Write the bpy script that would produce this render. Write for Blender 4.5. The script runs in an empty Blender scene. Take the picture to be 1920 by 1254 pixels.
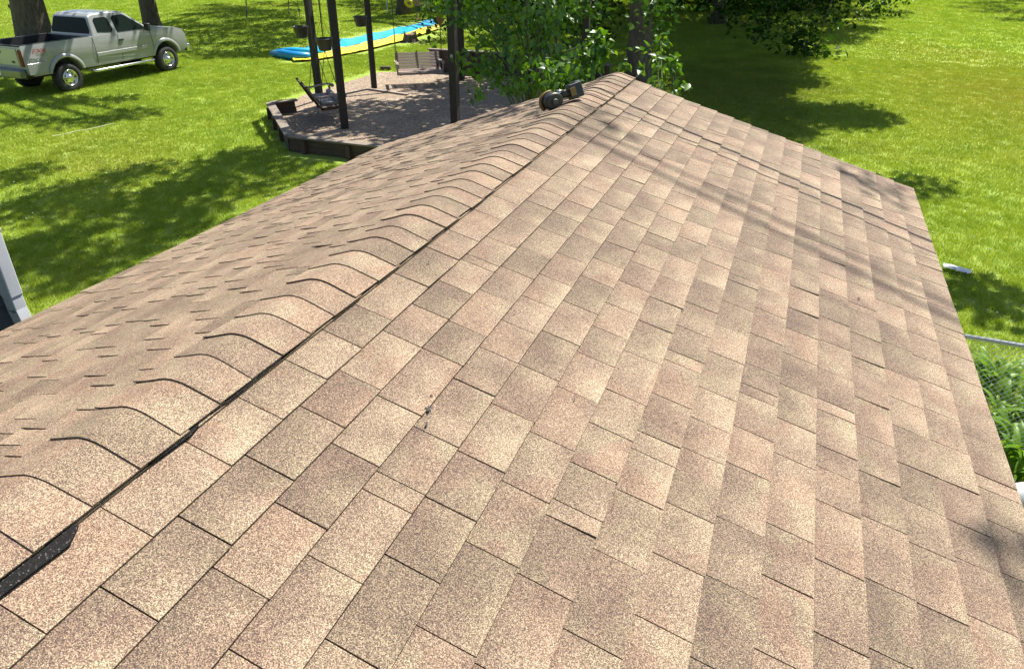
import bpy, bmesh, math, random
import numpy as np
from mathutils import Vector, Matrix
R = math.radians
rng = random.Random(7)
nr = np.random.RandomState(11)
S = bpy.context.scene
COL = S.collection

# ------------------------------------------------------------------ camera
H = 4.30                                   # eye height above the lawn
F, TH, RO, PS, CY = 1308.0, R(27.02), R(0.06), R(-21.73), 534.0
FW = Vector((math.sin(PS)*math.cos(TH), math.cos(PS)*math.cos(TH), -math.sin(TH)))
_r = Vector((math.cos(PS), -math.sin(PS), 0)); _u = _r.cross(FW)
RT = math.cos(RO)*_r + math.sin(RO)*_u
UP = -math.sin(RO)*_r + math.cos(RO)*_u
EYE = Vector((0, 0, H))
def ray(x, y): return FW + RT*((x-960)/F) - UP*((y-CY)/F)
def gnd(x, y, z=0.0):
    d = ray(x, y); return EYE + d*((z-H)/d.z)
def at(x, y, depth): return EYE + ray(x, y)*depth
cd = bpy.data.cameras.new("camera"); cam = bpy.data.objects.new("camera", cd); COL.objects.link(cam)
M3 = Matrix((RT, UP, -FW)).transposed()
cam.matrix_world = Matrix.Translation(EYE) @ M3.to_4x4()
cd.sensor_fit = 'HORIZONTAL'; cd.sensor_width = 36.0
cd.lens = F/1920*36.0
cd.shift_y = -(627.0-CY)/1920.0
cd.clip_start = 0.05; cd.clip_end = 3000
S.camera = cam

# ------------------------------------------------------------------ light
SUN_AZ, SUN_EL = R(73), R(58)              # direction towards the sun (from +X, counter-clockwise)
SD = Vector((math.cos(SUN_AZ)*math.cos(SUN_EL), math.sin(SUN_AZ)*math.cos(SUN_EL), math.sin(SUN_EL)))
w = bpy.data.worlds.new("World"); S.world = w; w.use_nodes = True
nt = w.node_tree; bg = nt.nodes["Background"]
sky = nt.nodes.new("ShaderNodeTexSky"); sky.sky_type = 'NISHITA'; sky.sun_disc = False
sky.sun_elevation = SUN_EL; sky.sun_rotation = R(90)-SUN_AZ
nt.links.new(sky.outputs[0], bg.inputs[0]); bg.inputs[1].default_value = 0.075
sl = bpy.data.lights.new("sun", 'SUN'); sl.energy = 4.6; sl.angle = R(0.55); sl.color = (1.0, 0.955, 0.87)
so = bpy.data.objects.new("sun", sl); COL.objects.link(so)
so.rotation_euler = (-SD).to_track_quat('-Z', 'Y').to_euler(); so.location = (0, 0, 30)
S.view_settings.view_transform = 'Standard'; S.view_settings.look = 'None'
S.view_settings.exposure = 1.25; S.view_settings.gamma = 1.0
S.cycles.max_bounces = 6; S.cycles.transparent_max_bounces = 8

# ------------------------------------------------------------------ materials
def N(nt, t, **kw):
    n = nt.nodes.new(t)
    for k, v in kw.items():
        if k.startswith('_'): setattr(n, k[1:], v)
    return n
class MT:
    """small helper round one material's node tree"""
    def __init__(s, name):
        s.m = bpy.data.materials.new(name); s.m.use_nodes = True; s.t = s.m.node_tree
        s.b = s.t.nodes["Principled BSDF"]; s.out = s.t.nodes["Material Output"]
    def n(s, t, **kw): return N(s.t, t, **kw)
    def l(s, a, b): s.t.links.new(a, b)
    def coord(s): return s.n("ShaderNodeTexCoord").outputs["Object"]
    def noise(s, scale, detail=3, rough=.55, vec=None, out="Fac"):
        n = s.n("ShaderNodeTexNoise"); n.inputs["Scale"].default_value = scale
        n.inputs["Detail"].default_value = detail; n.inputs["Roughness"].default_value = rough
        s.l(vec if vec is not None else s.coord(), n.inputs["Vector"]); return n.outputs[out]
    def vor(s, scale, out="Color", vec=None):
        n = s.n("ShaderNodeTexVoronoi"); n.inputs["Scale"].default_value = scale
        s.l(vec if vec is not None else s.coord(), n.inputs["Vector"]); return n.outputs[out]
    def ramp(s, fac, stops, interp='LINEAR'):
        r = s.n("ShaderNodeValToRGB"); cr = r.color_ramp; cr.interpolation = interp
        while len(cr.elements) > 1: cr.elements.remove(cr.elements[0])
        cr.elements[0].position = stops[0][0]; cr.elements[0].color = (*stops[0][1], 1)
        for p, c in stops[1:]:
            e = cr.elements.new(p); e.color = (*c, 1)
        s.l(fac, r.inputs[0]); return r.outputs[0]
    def math(s, op, a, b=None, c=None):
        n = s.n("ShaderNodeMath"); n.operation = op
        for i, v in enumerate((a, b, c)):
            if v is None: continue
            if isinstance(v, (int, float)): n.inputs[i].default_value = v
            else: s.l(v, n.inputs[i])
        return n.outputs[0]
    def mix(s, fac, a, b, mode='MIX'):
        n = s.n("ShaderNodeMix"); n.data_type = 'RGBA'; n.blend_type = mode
        for i, v in ((0, fac), (6, a), (7, b)):
            if isinstance(v, (int, float)): n.inputs[i].default_value = v
            elif isinstance(v, tuple): n.inputs[i].default_value = (*v, 1)
            else: s.l(v, n.inputs[i])
        return n.outputs[2]
    def bump(s, h, strength=.4, dist=.01):
        n = s.n("ShaderNodeBump"); n.inputs["Strength"].default_value = strength; n.inputs["Distance"].default_value = dist
        s.l(h, n.inputs["Height"]); s.l(n.outputs[0], s.b.inputs["Normal"])
    def base(s, c):
        if isinstance(c, tuple): s.b.inputs["Base Color"].default_value = (*c, 1)
        else: s.l(c, s.b.inputs["Base Color"])
        return s
    def set(s, **kw):
        for k, v in kw.items(): s.b.inputs[k].default_value = v
        return s

def plain(name, c, rough=.6, metal=0.0, var=.25, scale=6, bump=0, **kw):
    t = MT(name)
    d = tuple(x*(1-var) for x in c); e = tuple(min(1, x*(1+var)) for x in c)
    n = t.noise(scale, 5, .65)
    t.base(t.ramp(n, [(.3, d), (.7, e)])); t.set(Roughness=rough, Metallic=metal)
    if bump: t.bump(t.noise(scale*8, 4), bump, .004)
    for k, v in kw.items(): t.b.inputs[k.replace('_', ' ')].default_value = v
    return t.m

def wood(name, c, axis=(1, 12, 12), rough=.8, var=.35):
    t = MT(name); mp = t.n("ShaderNodeMapping"); mp.inputs["Scale"].default_value = axis
    t.l(t.coord(), mp.inputs[0])
    g = t.noise(3, 6, .65, mp.outputs[0]); k = t.noise(.9, 3)
    v = t.math('ADD', t.math('MULTIPLY', g, .7), t.math('MULTIPLY', k, .3))
    t.base(t.ramp(v, [(.3, tuple(x*(1-var) for x in c)), (.55, c), (.75, tuple(x*(1+var) for x in c))]))
    t.set(Roughness=rough); t.bump(g, .5, .004); return t.m

def leafmat(name, dark, mid, light, trans=.42, gloss=.06):
    t = MT(name); gi = t.n("ShaderNodeNewGeometry"); isl = gi.outputs["Random Per Island"]
    c = t.ramp(isl, [(0, dark), (.5, mid), (1, light)])
    d = t.n("ShaderNodeBsdfDiffuse"); t.l(c, d.inputs[0])
    tr = t.n("ShaderNodeBsdfTranslucent"); t.l(t.mix(1.0, c, (1.25, 1.2, .5), 'MULTIPLY'), tr.inputs[0])
    gl = t.n("ShaderNodeBsdfGlossy"); gl.inputs["Roughness"].default_value = .38; gl.inputs[0].default_value = (1, 1, 1, 1)
    m1 = t.n("ShaderNodeMixShader"); m1.inputs[0].default_value = trans; t.l(d.outputs[0], m1.inputs[1]); t.l(tr.outputs[0], m1.inputs[2])
    m2 = t.n("ShaderNodeMixShader"); m2.inputs[0].default_value = gloss; t.l(m1.outputs[0], m2.inputs[1]); t.l(gl.outputs[0], m2.inputs[2])
    t.l(m2.outputs[0], t.out.inputs[0]); return t.m

def shingle_mat(name, shift=0.0):
    t = MT(name); gi = t.n("ShaderNodeNewGeometry"); isl = gi.outputs["Random Per Island"]
    co = t.coord()
    off = t.n("ShaderNodeVectorMath"); off.operation = 'ADD'
    cb = t.n("ShaderNodeCombineXYZ"); t.l(t.math('MULTIPLY', isl, 37.0), cb.inputs[0]); t.l(t.math('MULTIPLY', isl, 91.0), cb.inputs[1])
    t.l(co, off.inputs[0]); t.l(cb.outputs[0], off.inputs[1])
    patch = t.noise(6.5, 1, .4, off.outputs[0])
    broad = t.noise(.9, 2, .5, co)
    g1 = t.vor(520, "Color", co); sep = t.n("ShaderNodeSeparateColor"); t.l(g1, sep.inputs[0])
    gr = sep.outputs[0]
    fine = t.noise(620, 2, .6, co)
    v = t.math('ADD', t.math('MULTIPLY', t.math('SUBTRACT', gr, .5), .95), t.math('MULTIPLY', t.math('SUBTRACT', patch, .5), .5))
    v = t.math('ADD', v, t.math('MULTIPLY', t.math('SUBTRACT', isl, .5), .24))
    v = t.math('ADD', v, t.math('MULTIPLY', t.math('SUBTRACT', broad, .5), .22))
    v = t.math('ADD', v, t.math('MULTIPLY', t.math('SUBTRACT', fine, .5), .62))
    at_ = t.n("ShaderNodeAttribute"); at_.attribute_name = "band"     # the darker dyed band under each course above
    bn = t.math('MULTIPLY', t.math('SUBTRACT', at_.outputs["Fac"], .5), t.math('ADD', t.math('MULTIPLY', patch, .5), -.03))
    v = t.math('ADD', v, bn)
    v = t.math('ADD', v, .475+shift)
    c = t.ramp(v, [(.0, (.045, .030, .025)), (.25, (.094, .062, .045)), (.5, (.170, .118, .081)), (.72, (.247, .184, .125)), (1, (.39, .322, .223))])
    vb = t.n("ShaderNodeTexVoronoi"); vb.distance = 'CHEBYCHEV'; vb.inputs["Scale"].default_value = 7.0; t.l(off.outputs[0], vb.inputs["Vector"])
    sb = t.n("ShaderNodeSeparateColor"); t.l(vb.outputs["Color"], sb.inputs[0])
    v = t.math('ADD', v, t.math('MULTIPLY', t.math('SUBTRACT', sb.outputs[0], .5), .25))
    hue = t.math('ADD', t.math('MULTIPLY', sb.outputs[1], .6), t.math('MULTIPLY', isl, .4))
    c = t.mix(1.0, c, t.ramp(hue, [(.15, (1.02, 1.04, .95)), (.45, (1.03, 1.0, .95)), (.6, (1.02, .96, .925)), (.9, (1.0, .885, .84))]), 'MULTIPLY')
    t.base(c); t.set(Roughness=.88); t.bump(gr, .55, .002); return t.m

MS = shingle_mat("shingle_granules")
MSC = shingle_mat("ridge_granules", .03)
M_ASPH = MT("black_asphalt"); 
_v = M_ASPH.vor(400, "Color"); _s = M_ASPH.n("ShaderNodeSeparateColor"); M_ASPH.l(_v, _s.inputs[0])
M_ASPH.base(M_ASPH.ramp(_s.outputs[0], [(.6, (.012, .011, .011)), (.95, (.022, .02, .019)), (.985, (.09, .085, .08))])); M_ASPH.set(Roughness=.95); M_ASPH.b.inputs['Specular IOR Level'].default_value = .1; M_ASPH = M_ASPH.m
M_DECK = plain("deck_felt", (.02, .015, .012), .95)
M_DRIP = plain("brown_metal_edge", (.16, .11, .085), .5)
M_SIDE = plain("tan_siding", (.26, .22, .18), .7)
M_POST = wood("dark_stained_post", (.032, .024, .019), (9, 9, 1))
M_WGREY = wood("weathered_grey_wood", (.29, .225, .185), (1, 14, 14))
M_WBRN = wood("brown_timber", (.075, .05, .036), (1.2, 10, 10))
M_CAPB = wood("pale_worn_timber_cap", (.19, .155, .12), (1.2, 10, 10))
M_BARK = MT("bark")
_mp = M_BARK.n("ShaderNodeMapping"); _mp.inputs["Scale"].default_value = (9, 9, 1.6); M_BARK.l(M_BARK.coord(), _mp.inputs[0])
_n = M_BARK.noise(2.2, 8, .7, _mp.outputs[0]); M_BARK.base(M_BARK.ramp(_n, [(.3, (.035, .026, .018)), (.6, (.13, .105, .078)), (.75, (.21, .175, .135))]))
M_BARK.set(Roughness=.95); M_BARK.bump(_n, 1.0, .05); M_BARK = M_BARK.m
M_LEAF = leafmat("maple_leaves", (.018, .050, .006), (.032, .085, .009), (.055, .12, .012), .28, .015)
M_LEAFY = leafmat("mulberry_leaves", (.03, .085, .006), (.065, .15, .010), (.13, .24, .016), .5, .035)
M_WEED = leafmat("weed_leaves", (.08, .17, .012), (.13, .25, .018), (.2, .33, .03), .45, .012)
M_STEM = plain("green_stem", (.07, .085, .03), .8)
M_PLATE = plain("galvanised_steel", (.55, .57, .58), .38, .75, .15, 30)
M_WIRE = plain("fence_wire", (.42, .44, .45), .45, .6)
M_WHITE = plain("white_vinyl", (.56, .58, .60), .35, 0, .06)
M_CHAIN = plain("dark_chain", (.07, .07, .07), .5, .5)
M_POT = plain("dark_plastic_pot", (.045, .048, .04), .5, 0, .2)
M_BLACK = plain("black_rubber", (.022, .022, .022), .75, 0, .3, 20, .2)

def grassmat(name, rnd=True):
    t = MT(name)
    gi = t.n("ShaderNodeNewGeometry"); pos = gi.outputs["Position"]
    dry = t.noise(.17, 3, .6, pos); mott = t.noise(.75, 5, .68, pos)
    fine = t.noise(9, 4, .7, pos)
    green = t.ramp(t.math('ADD', t.math('MULTIPLY', mott, .6), t.math('MULTIPLY', fine, .4)), [(.3, (.16, .26, .024)), (.52, (.275, .375, .042)), (.74, (.39, .47, .075))])
    straw = t.ramp(fine, [(.3, (.23, .25, .03)), (.7, (.36, .34, .07))])
    # dry, worn strip across the right-hand lawn
    mp = t.n("ShaderNodeMapping"); mp.inputs["Location"].default_value = (-6.0, -24.0, 0); t.l(pos, mp.inputs[0])
    sc = t.n("ShaderNodeVectorMath"); sc.operation = 'MULTIPLY'; sc.inputs[1].default_value = (.17, .09, 0); t.l(mp.outputs[0], sc.inputs[0])
    ln = t.n("ShaderNodeVectorMath"); ln.operation = 'LENGTH'; t.l(sc.outputs[0], ln.inputs[0])
    worn = t.math('SUBTRACT', 1.0, ln.outputs["Value"]); worn = t.math('MAXIMUM', worn, 0.0)
    k = t.math('ADD', t.ramp(dry, [(.52, (0, 0, 0)), (.75, (.5, .5, .5))]), t.math('MULTIPLY', worn, t.math('ADD', t.math('MULTIPLY', mott, 1.3), -.05)))
    k = t.math('MINIMUM', k, .85)
    c = t.mix(k, green, straw)
    # maple's deep shade painted as dark green into the grass, right behind the building
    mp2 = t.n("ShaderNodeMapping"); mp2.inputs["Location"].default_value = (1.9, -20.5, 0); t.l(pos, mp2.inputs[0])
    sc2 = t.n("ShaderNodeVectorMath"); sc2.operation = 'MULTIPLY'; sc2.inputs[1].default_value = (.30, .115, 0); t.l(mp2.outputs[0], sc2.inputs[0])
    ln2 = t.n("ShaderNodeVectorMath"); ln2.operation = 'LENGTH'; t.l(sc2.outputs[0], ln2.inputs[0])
    shade_mask = t.math('SUBTRACT', 1.15, t.math('ADD', ln2.outputs["Value"], t.math('MULTIPLY', t.math('SUBTRACT', mott, .5), .9)))
    c = t.mix(t.ramp(shade_mask, [(.0, (0, 0, 0)), (.6, (.45, .45, .45))]), c, t.ramp(fine, [(.3, (.05, .062, .012)), (.7, (.09, .10, .022))]))
    if rnd:
        oi = t.n("ShaderNodeObjectInfo"); c = t.mix(t.math('MULTIPLY', oi.outputs["Random"], .45), c, t.mix(1.0, c, (1.35, 1.22, 1.3), 'MULTIPLY'))
        d = t.n("ShaderNodeBsdfDiffuse"); t.l(c, d.inputs[0])
        tr = t.n("ShaderNodeBsdfTranslucent"); t.l(t.mix(1.0, c, (1.2, 1.15, .6), 'MULTIPLY'), tr.inputs[0])
        gl = t.n("ShaderNodeBsdfGlossy"); gl.inputs["Roughness"].default_value = .35
        m1 = t.n("ShaderNodeMixShader"); m1.inputs[0].default_value = .38; t.l(d.outputs[0], m1.inputs[1]); t.l(tr.outputs[0], m1.inputs[2])
        m2 = t.n("ShaderNodeMixShader"); m2.inputs[0].default_value = .025; t.l(m1.outputs[0], m2.inputs[1]); t.l(gl.outputs[0], m2.inputs[2])
        t.l(m2.outputs[0], t.out.inputs[0])
    else:
        t.base(c); t.set(Roughness=.95); t.bump(t.noise(38, 5, .75, pos), .9, .05)
    return t.m
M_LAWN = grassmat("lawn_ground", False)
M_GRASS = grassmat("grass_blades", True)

# ------------------------------------------------------------------ mesh helpers
class MB:
    def __init__(s): s.v = []; s.f = []
    def add(s, vs, fs):
        o = len(s.v); s.v += [tuple(v) for v in vs]; s.f += [tuple(i+o for i in f) for f in fs]; return s
    def box(s, c, d, rz=0, mat=None):
        x, y, z = (k/2 for k in d)
        vs = [Vector((a*x, b*y, e*z)) for e in (-1, 1) for b in (-1, 1) for a in (-1, 1)]
        m = mat if mat is not None else Matrix.Rotation(rz, 3, 'Z')
        vs = [m @ v + Vector(c) for v in vs]
        return s.add(vs, [(0, 2, 3, 1), (4, 5, 7, 6), (0, 1, 5, 4), (2, 6, 7, 3), (0, 4, 6, 2), (1, 3, 7, 5)])
    def bar(s, a, b, wd, ht, up=(0, 0, 1)):
        a = Vector(a); b = Vector(b); d = (b-a).normalized(); sd = d.cross(Vector(up))
        if sd.length < 1e-4: sd = d.cross(Vector((1, 0, 0)))
        sd.normalize(); u = sd.cross(d)
        vs = [p + sd*(i*wd/2) + u*(j*ht/2) for p in (a, b) for j in (-1, 1) for i in (-1, 1)]
        return s.add(vs, [(0, 1, 3, 2), (4, 6, 7, 5), (0, 4, 5, 1), (2, 3, 7, 6), (0, 2, 6, 4), (1, 5, 7, 3)])
    def tube(s, pts, rad, n=8, cap=True):
        pts = [Vector(p) for p in pts]; rad = rad if isinstance(rad, (list, tuple)) else [rad]*len(pts)
        o = len(s.v); prev = None
        for i, p in enumerate(pts):
            d = (pts[min(i+1, len(pts)-1)] - pts[max(i-1, 0)]).normalized()
            if prev is None:
                a = d.cross(Vector((0, 0, 1)));
                if a.length < 1e-3: a = d.cross(Vector((1, 0, 0)))
            else: a = prev - d*prev.dot(d)
            a.normalize(); prev = a; b = d.cross(a)
            for k in range(n):
                t = 2*math.pi*k/n; s.v.append(tuple(p + (a*math.cos(t) + b*math.sin(t))*rad[i]))
        for i in range(len(pts)-1):
            for k in range(n):
                k2 = (k+1) % n; s.f.append((o+i*n+k, o+i*n+k2, o+(i+1)*n+k2, o+(i+1)*n+k))
        if cap:
            s.f.append(tuple(o+k for k in reversed(range(n)))); e = o+(len(pts)-1)*n; s.f.append(tuple(e+k for k in range(n)))
        return s
    def lathe(s, prof, n=24, M=None, cap=False):
        """prof: (radius, height) pairs round local Z; M: 4x4"""
        M = M or Matrix.Identity(4); o = len(s.v)
        for r_, z in prof:
            for k in range(n):
                t = 2*math.pi*k/n; s.v.append(tuple(M @ Vector((r_*math.cos(t), r_*math.sin(t), z))))
        for i in range(len(prof)-1):
            for k in range(n):
                k2 = (k+1) % n; s.f.append((o+i*n+k, o+i*n+k2, o+(i+1)*n+k2, o+(i+1)*n+k))
        if cap:
            s.f.append(tuple(o+k for k in reversed(range(n)))); e = o+(len(prof)-1)*n; s.f.append(tuple(e+k for k in range(n)))
        return s
    def prism(s, poly, thick, M):
        """2-D polygon (x, y) extruded -thick..0 along local z, through the 4x4 M"""
        n = len(poly)
        vs = [M @ Vector((x, y, 0)) for x, y in poly] + [M @ Vector((x, y, -thick)) for x, y in poly]
        return s.add(vs, [tuple(range(n)), tuple(reversed(range(n, 2*n)))] + [(i, i+n, (i+1) % n+n, (i+1) % n) for i in range(n)])
    def build(s, name, m, parent=None, smooth=False, bevel=0, seg=2):
        me = bpy.data.meshes.new(name); me.from_pydata(s.v, [], s.f); me.update()
        bm = bmesh.new(); bm.from_mesh(me); bmesh.ops.recalc_face_normals(bm, faces=bm.faces)
        bm.to_mesh(me); bm.free()
        return link(name, me, m, parent, smooth, bevel, seg)
def link(name, me, m, parent=None, smooth=False, bevel=0, seg=2):
    if m is not None: me.materials.append(m)
    o = bpy.data.objects.new(name, me); COL.objects.link(o)
    if parent is not None: o.parent = parent
    if smooth: me.polygons.foreach_set("use_smooth", [True]*len(me.polygons))
    if bevel:
        b = o.modifiers.new("bevel", 'BEVEL'); b.width = bevel; b.segments = seg; b.limit_method = 'ANGLE'; b.angle_limit = R(35)
        me.polygons.foreach_set("use_smooth", [True]*len(me.polygons)); 
        wn = o.modifiers.new("wn", 'WEIGHTED_NORMAL')
    return o
def npmesh(name, verts, faces, m, parent=None):
    """verts (n,3), faces (m,k) numpy arrays"""
    me = bpy.data.meshes.new(name); nv = len(verts); nf, k = faces.shape
    me.vertices.add(nv); me.vertices.foreach_set("co", verts.astype(np.float32).ravel())
    me.loops.add(nf*k); me.loops.foreach_set("vertex_index", faces.astype(np.int32).ravel())
    me.polygons.add(nf); me.polygons.foreach_set("loop_start", np.arange(0, nf*k, k, dtype=np.int32))
    me.update(calc_edges=True); me.validate()
    return link(name, me, m, parent)
def thing(name, label, cat, loc=(0, 0, 0), rz=0, group=None):
    o = bpy.data.objects.new(name, None); COL.objects.link(o); o.location = loc; o.rotation_euler = (0, 0, rz)
    return tag(o, label, cat, group)
def tag(o, label=None, cat=None, group=None, kind=None):
    if label: o['label'] = label
    if cat: o['category'] = cat
    if group: o['group'] = group
    if kind: o['kind'] = kind
    return o
def kids(o): return list(o.children)
def copy_tree(o, parent=None):
    c = o.copy(); COL.objects.link(c)
    if parent is not None: c.parent = parent
    for ch in kids(o): copy_tree(ch, c)
    return c

# ------------------------------------------------------------------ the setting: lawn and gravel
PAD = [(-9.88, 11.95), (-6.9, 12.05), (-4.0, 14.7), (-3.9, 19.3), (-6.3, 21.75), (-10.9, 21.65), (-13.0, 20.6), (-13.1, 16.6), (-12.35, 14.4)]
def inpoly(x, y, P):
    r_ = False; j = len(P)-1
    for i in range(len(P)):
        xi, yi = P[i]; xj, yj = P[j]
        if (yi > y) != (yj > y) and x < (xj-xi)*(y-yi)/(yj-yi)+xi: r_ = not r_
        j = i
    return r_
m = MB(); n_ = 80
xs = [-600, -250, -120] + [-60+4*i for i in range(31)] + [120, 250, 600]
ys = [-600, -200, -60] + [-20+4*i for i in range(31)] + [160, 300, 600]
vs = [(x, y, 0.0) for y in ys for x in xs]; nx = len(xs)
m.add(vs, [(j*nx+i, j*nx+i+1, (j+1)*nx+i+1, (j+1)*nx+i) for j in range(len(ys)-1) for i in range(nx-1)])
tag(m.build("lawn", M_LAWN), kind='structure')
t = MT("pea_gravel"); gv = t.vor(34, "Color"); sp = t.n("ShaderNodeSeparateColor"); t.l(gv, sp.inputs[0]); gd = t.vor(34, "Distance")
t.base(t.mix(1.0, t.ramp(sp.outputs[0], [(0, (.12, .084, .056)), (.5, (.255, .19, .13)), (1, (.40, .315, .225))]), t.ramp(t.noise(1.3, 4), [(.3, (.75, .72, .7)), (.7, (1.05, 1.05, 1.05))]), 'MULTIPLY'))
t.set(Roughness=.9); t.bump(gd, -1.0, .03)
m = MB(); m.prism(PAD, .05, Matrix.Translation((0, 0, .035)))
tag(m.build("gravel_bed", t.m), kind='structure')
# loose stones over the gravel
pv, pf = [], []
k = 0
while k < 2600:
    x, y = rng.uniform(-13.1, -4), rng.uniform(12, 21.7)
    if not inpoly(x, y, PAD): continue
    k += 1; r_ = rng.uniform(.012, .035); a = rng.uniform(0, 3); o = len(pv)
    for q in ((1, 0, 0), (-1, 0, 0), (0, .8, 0), (0, -.8, 0), (0, 0, .7)):
        ca, sa = math.cos(a), math.sin(a); pv.append((x+r_*(q[0]*ca-q[1]*sa), y+r_*(q[0]*sa+q[1]*ca), .033+r_*q[2]))
    pf += [(o, o+2, o+4), (o+2, o+1, o+4), (o+1, o+3, o+4), (o+3, o, o+4)]
t = MT("loose_stones"); gi = t.n("ShaderNodeNewGeometry")
t.base(t.ramp(gi.outputs["Random Per Island"], [(0, (.08, .06, .05)), (.5, (.22, .18, .14)), (1, (.38, .34, .29))])); t.set(Roughness=.85)
tag(npmesh("gravel_stones", np.array(pv), np.array(pf), t.m), kind='stuff')

# ------------------------------------------------------------------ the shingled building
AR, AL = R(16.55), R(20.0)                 # pitch of the two slopes
EX = .143                                  # shingle exposure
RX, RZ = -1.3843, 3.2311                   # ridge
Y0, Y1 = -3.2, 5.855                       # near and far rake
NC = 16
CUTS = {0: [.715, .951, 1.142, 1.338, 1.52, 1.70, 1.953, 2.205, 2.395, 2.649, 2.852, 3.034, 3.298, 3.588, 3.804],
 1: [.785, 1.0, 1.215, 1.4, 1.645, 1.837, 2.035, 2.23, 2.286, 2.475, 2.734, 2.948, 3.143, 3.361, 3.582, 3.834],
 2: [.729, .93, 1.157, 1.381, 1.654, 1.843, 2.094, 2.309, 2.513, 2.749, 2.946, 3.137, 3.376, 3.606, 3.823],
 3: [.859, 1.079, 1.147, 1.341, 1.595, 1.79, 1.98, 2.181, 2.38, 2.603, 2.833, 3.064, 3.28, 3.524],
 4: [.954, 1.15, 1.338, 1.57, 1.8, 2.03, 2.271, 2.51, 2.699, 2.894, 3.192, 3.42], 5: [1.091, 1.316, 1.536, 1.784, 2.004],
 6: [1.284, 1.345, 1.5, 1.694, 1.887, 2.14], 7: [1.259, 1.487, 1.673, 1.761, 1.978, 2.201], 8: [1.341, 1.532, 1.786, 1.95, 2.135, 2.386],
 9: [1.357, 1.574, 1.817, 2.013, 2.214, 2.278, 2.422], 10: [1.451, 1.646, 1.973], 11: [1.602, 1.846, 2.009, 2.125],
 12: [1.624, 1.875, 2.09, 2.299], 13: [1.857, 2.051, 2.239], 14: [1.891, 2.054, 2.252, 2.473], 15: [1.921, 2.148, 2.315, 2.391, 2.625]}
def fill(base, seam, rg):
    """cut lines of one course from rake to rake: the given ones, then regular tabs outwards"""
    c = sorted(base); lo = c[0]; out = list(c)
    while lo > Y0+.1:
        lo -= rg.choice((.20, .215, .23, .245)) if rg.random() > .12 else .07
        out.append(lo)
    hi = c[-1]; stop = (seam-.30) if seam else Y1-.08
    while hi < stop:
        hi += rg.choice((.195, .21, .22, .235)) if rg.random() > .1 else .07
        out.append(hi)
    if seam:
        out = [q for q in out if q < seam-.20]
        out += [seam-.145, seam]; hi = seam + rg.uniform(-.03, .03)
        while hi < Y1-.22: hi += rg.choice((.2, .215, .23)); out.append(hi)
    out = sorted(q for q in out if Y0+.02 < q < Y1-.02)
    return [Y0] + out + [Y1+rg.uniform(-.004, .004)]
def slope(name, side, pitch, rows, parent):
    """tabbed courses; side +1 falls towards +X; every tab is a slab whose butt edge stands proud"""
    ca, sa = math.cos(pitch), math.sin(pitch); m = MB(); rg = random.Random(3 if side > 0 else 5)
    def P(v, y, h): return (RX + side*(v*ca + h*sa), y, RZ - v*sa + h*ca)
    v0 = .15
    for k in range(-1, len(rows)):
        cuts = rows[max(k, 0)] if k >= 0 else [Y0, Y1]
        va, vb = v0 + k*EX, v0 + (k+1)*EX + (0.012 if k == len(rows)-1 else 0)
        if k < 0: va = .03
        wob = [rg.uniform(-.0015, .0015) for _ in range(3)]
        for i in range(len(cuts)-1):
            a, b = cuts[i], cuts[i+1]
            gp = rg.choice((.0014, .0018, .0022)) if side > 0 else rg.choice((.0012, .0016, .002)); 
            a2, b2 = a+gp, b-gp
            if rg.random() < .03: b2 -= .003
            if b2-a2 < .01: continue
            t0 = .0068 + rg.uniform(-.001, .0024); t1 = .0068 + rg.uniform(-.001, .0024)
            if rg.random() < .08: t0 += .004
            if side < 0: t0 += .002 + .002*rg.random()
            w1, w2 = wob[0]+rg.uniform(-.0012, .0012), wob[1]+rg.uniform(-.0012, .0012)
            q = [P(va-.012, a2, -.0003), P(va-.012, b2, -.0003), P(vb+w2, b2, t1), P(vb+w1, a2, t0)]
            q += [P(va-.012, a2, -.0055), P(va-.012, b2, -.0055), P(vb+w2, b2, t1-.0045), P(vb+w1, a2, t0-.0045)]
            m.add(q, [(0, 1, 2, 3), (3, 2, 6, 7), (0, 3, 7, 4), (1, 5, 6, 2), (4, 7, 6, 5)])
    o = m.build(name, MS, parent); n_ = len(o.data.vertices)//8
    at_ = o.data.attributes.new("band", 'FLOAT', 'POINT'); at_.data.foreach_set("value", ([0, 0, 1, 1, 0, 0, 1, 1] if side > 0 else [.42, .42, .6, .6, .42, .42, .6, .6])*n_)
    return o
bld = thing("garage", "building with a tan asphalt shingle gable roof filling the foreground", "garage", (RX, 1.3, 0))
bld_inv = Vector((-RX, -1.3, 0))
def under(o, par):                          # keep world placement when parented to an Empty that is moved
    o.location = -par.location; return o
rowsR = []; rg = random.Random(21)
for k in range(NC):
    rowsR.append(fill(CUTS[k], None, rg))
rowsL = []
for k in range(NC):
    rowsL.append(fill([1.0 + (k*.105) % .22 + rg.uniform(-.03, .03)], None, rg))
under(slope("roof_slope", 1, AR, rowsR, bld), bld)
under(slope("roof_slope", -1, AL, rowsL, bld), bld)
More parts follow.
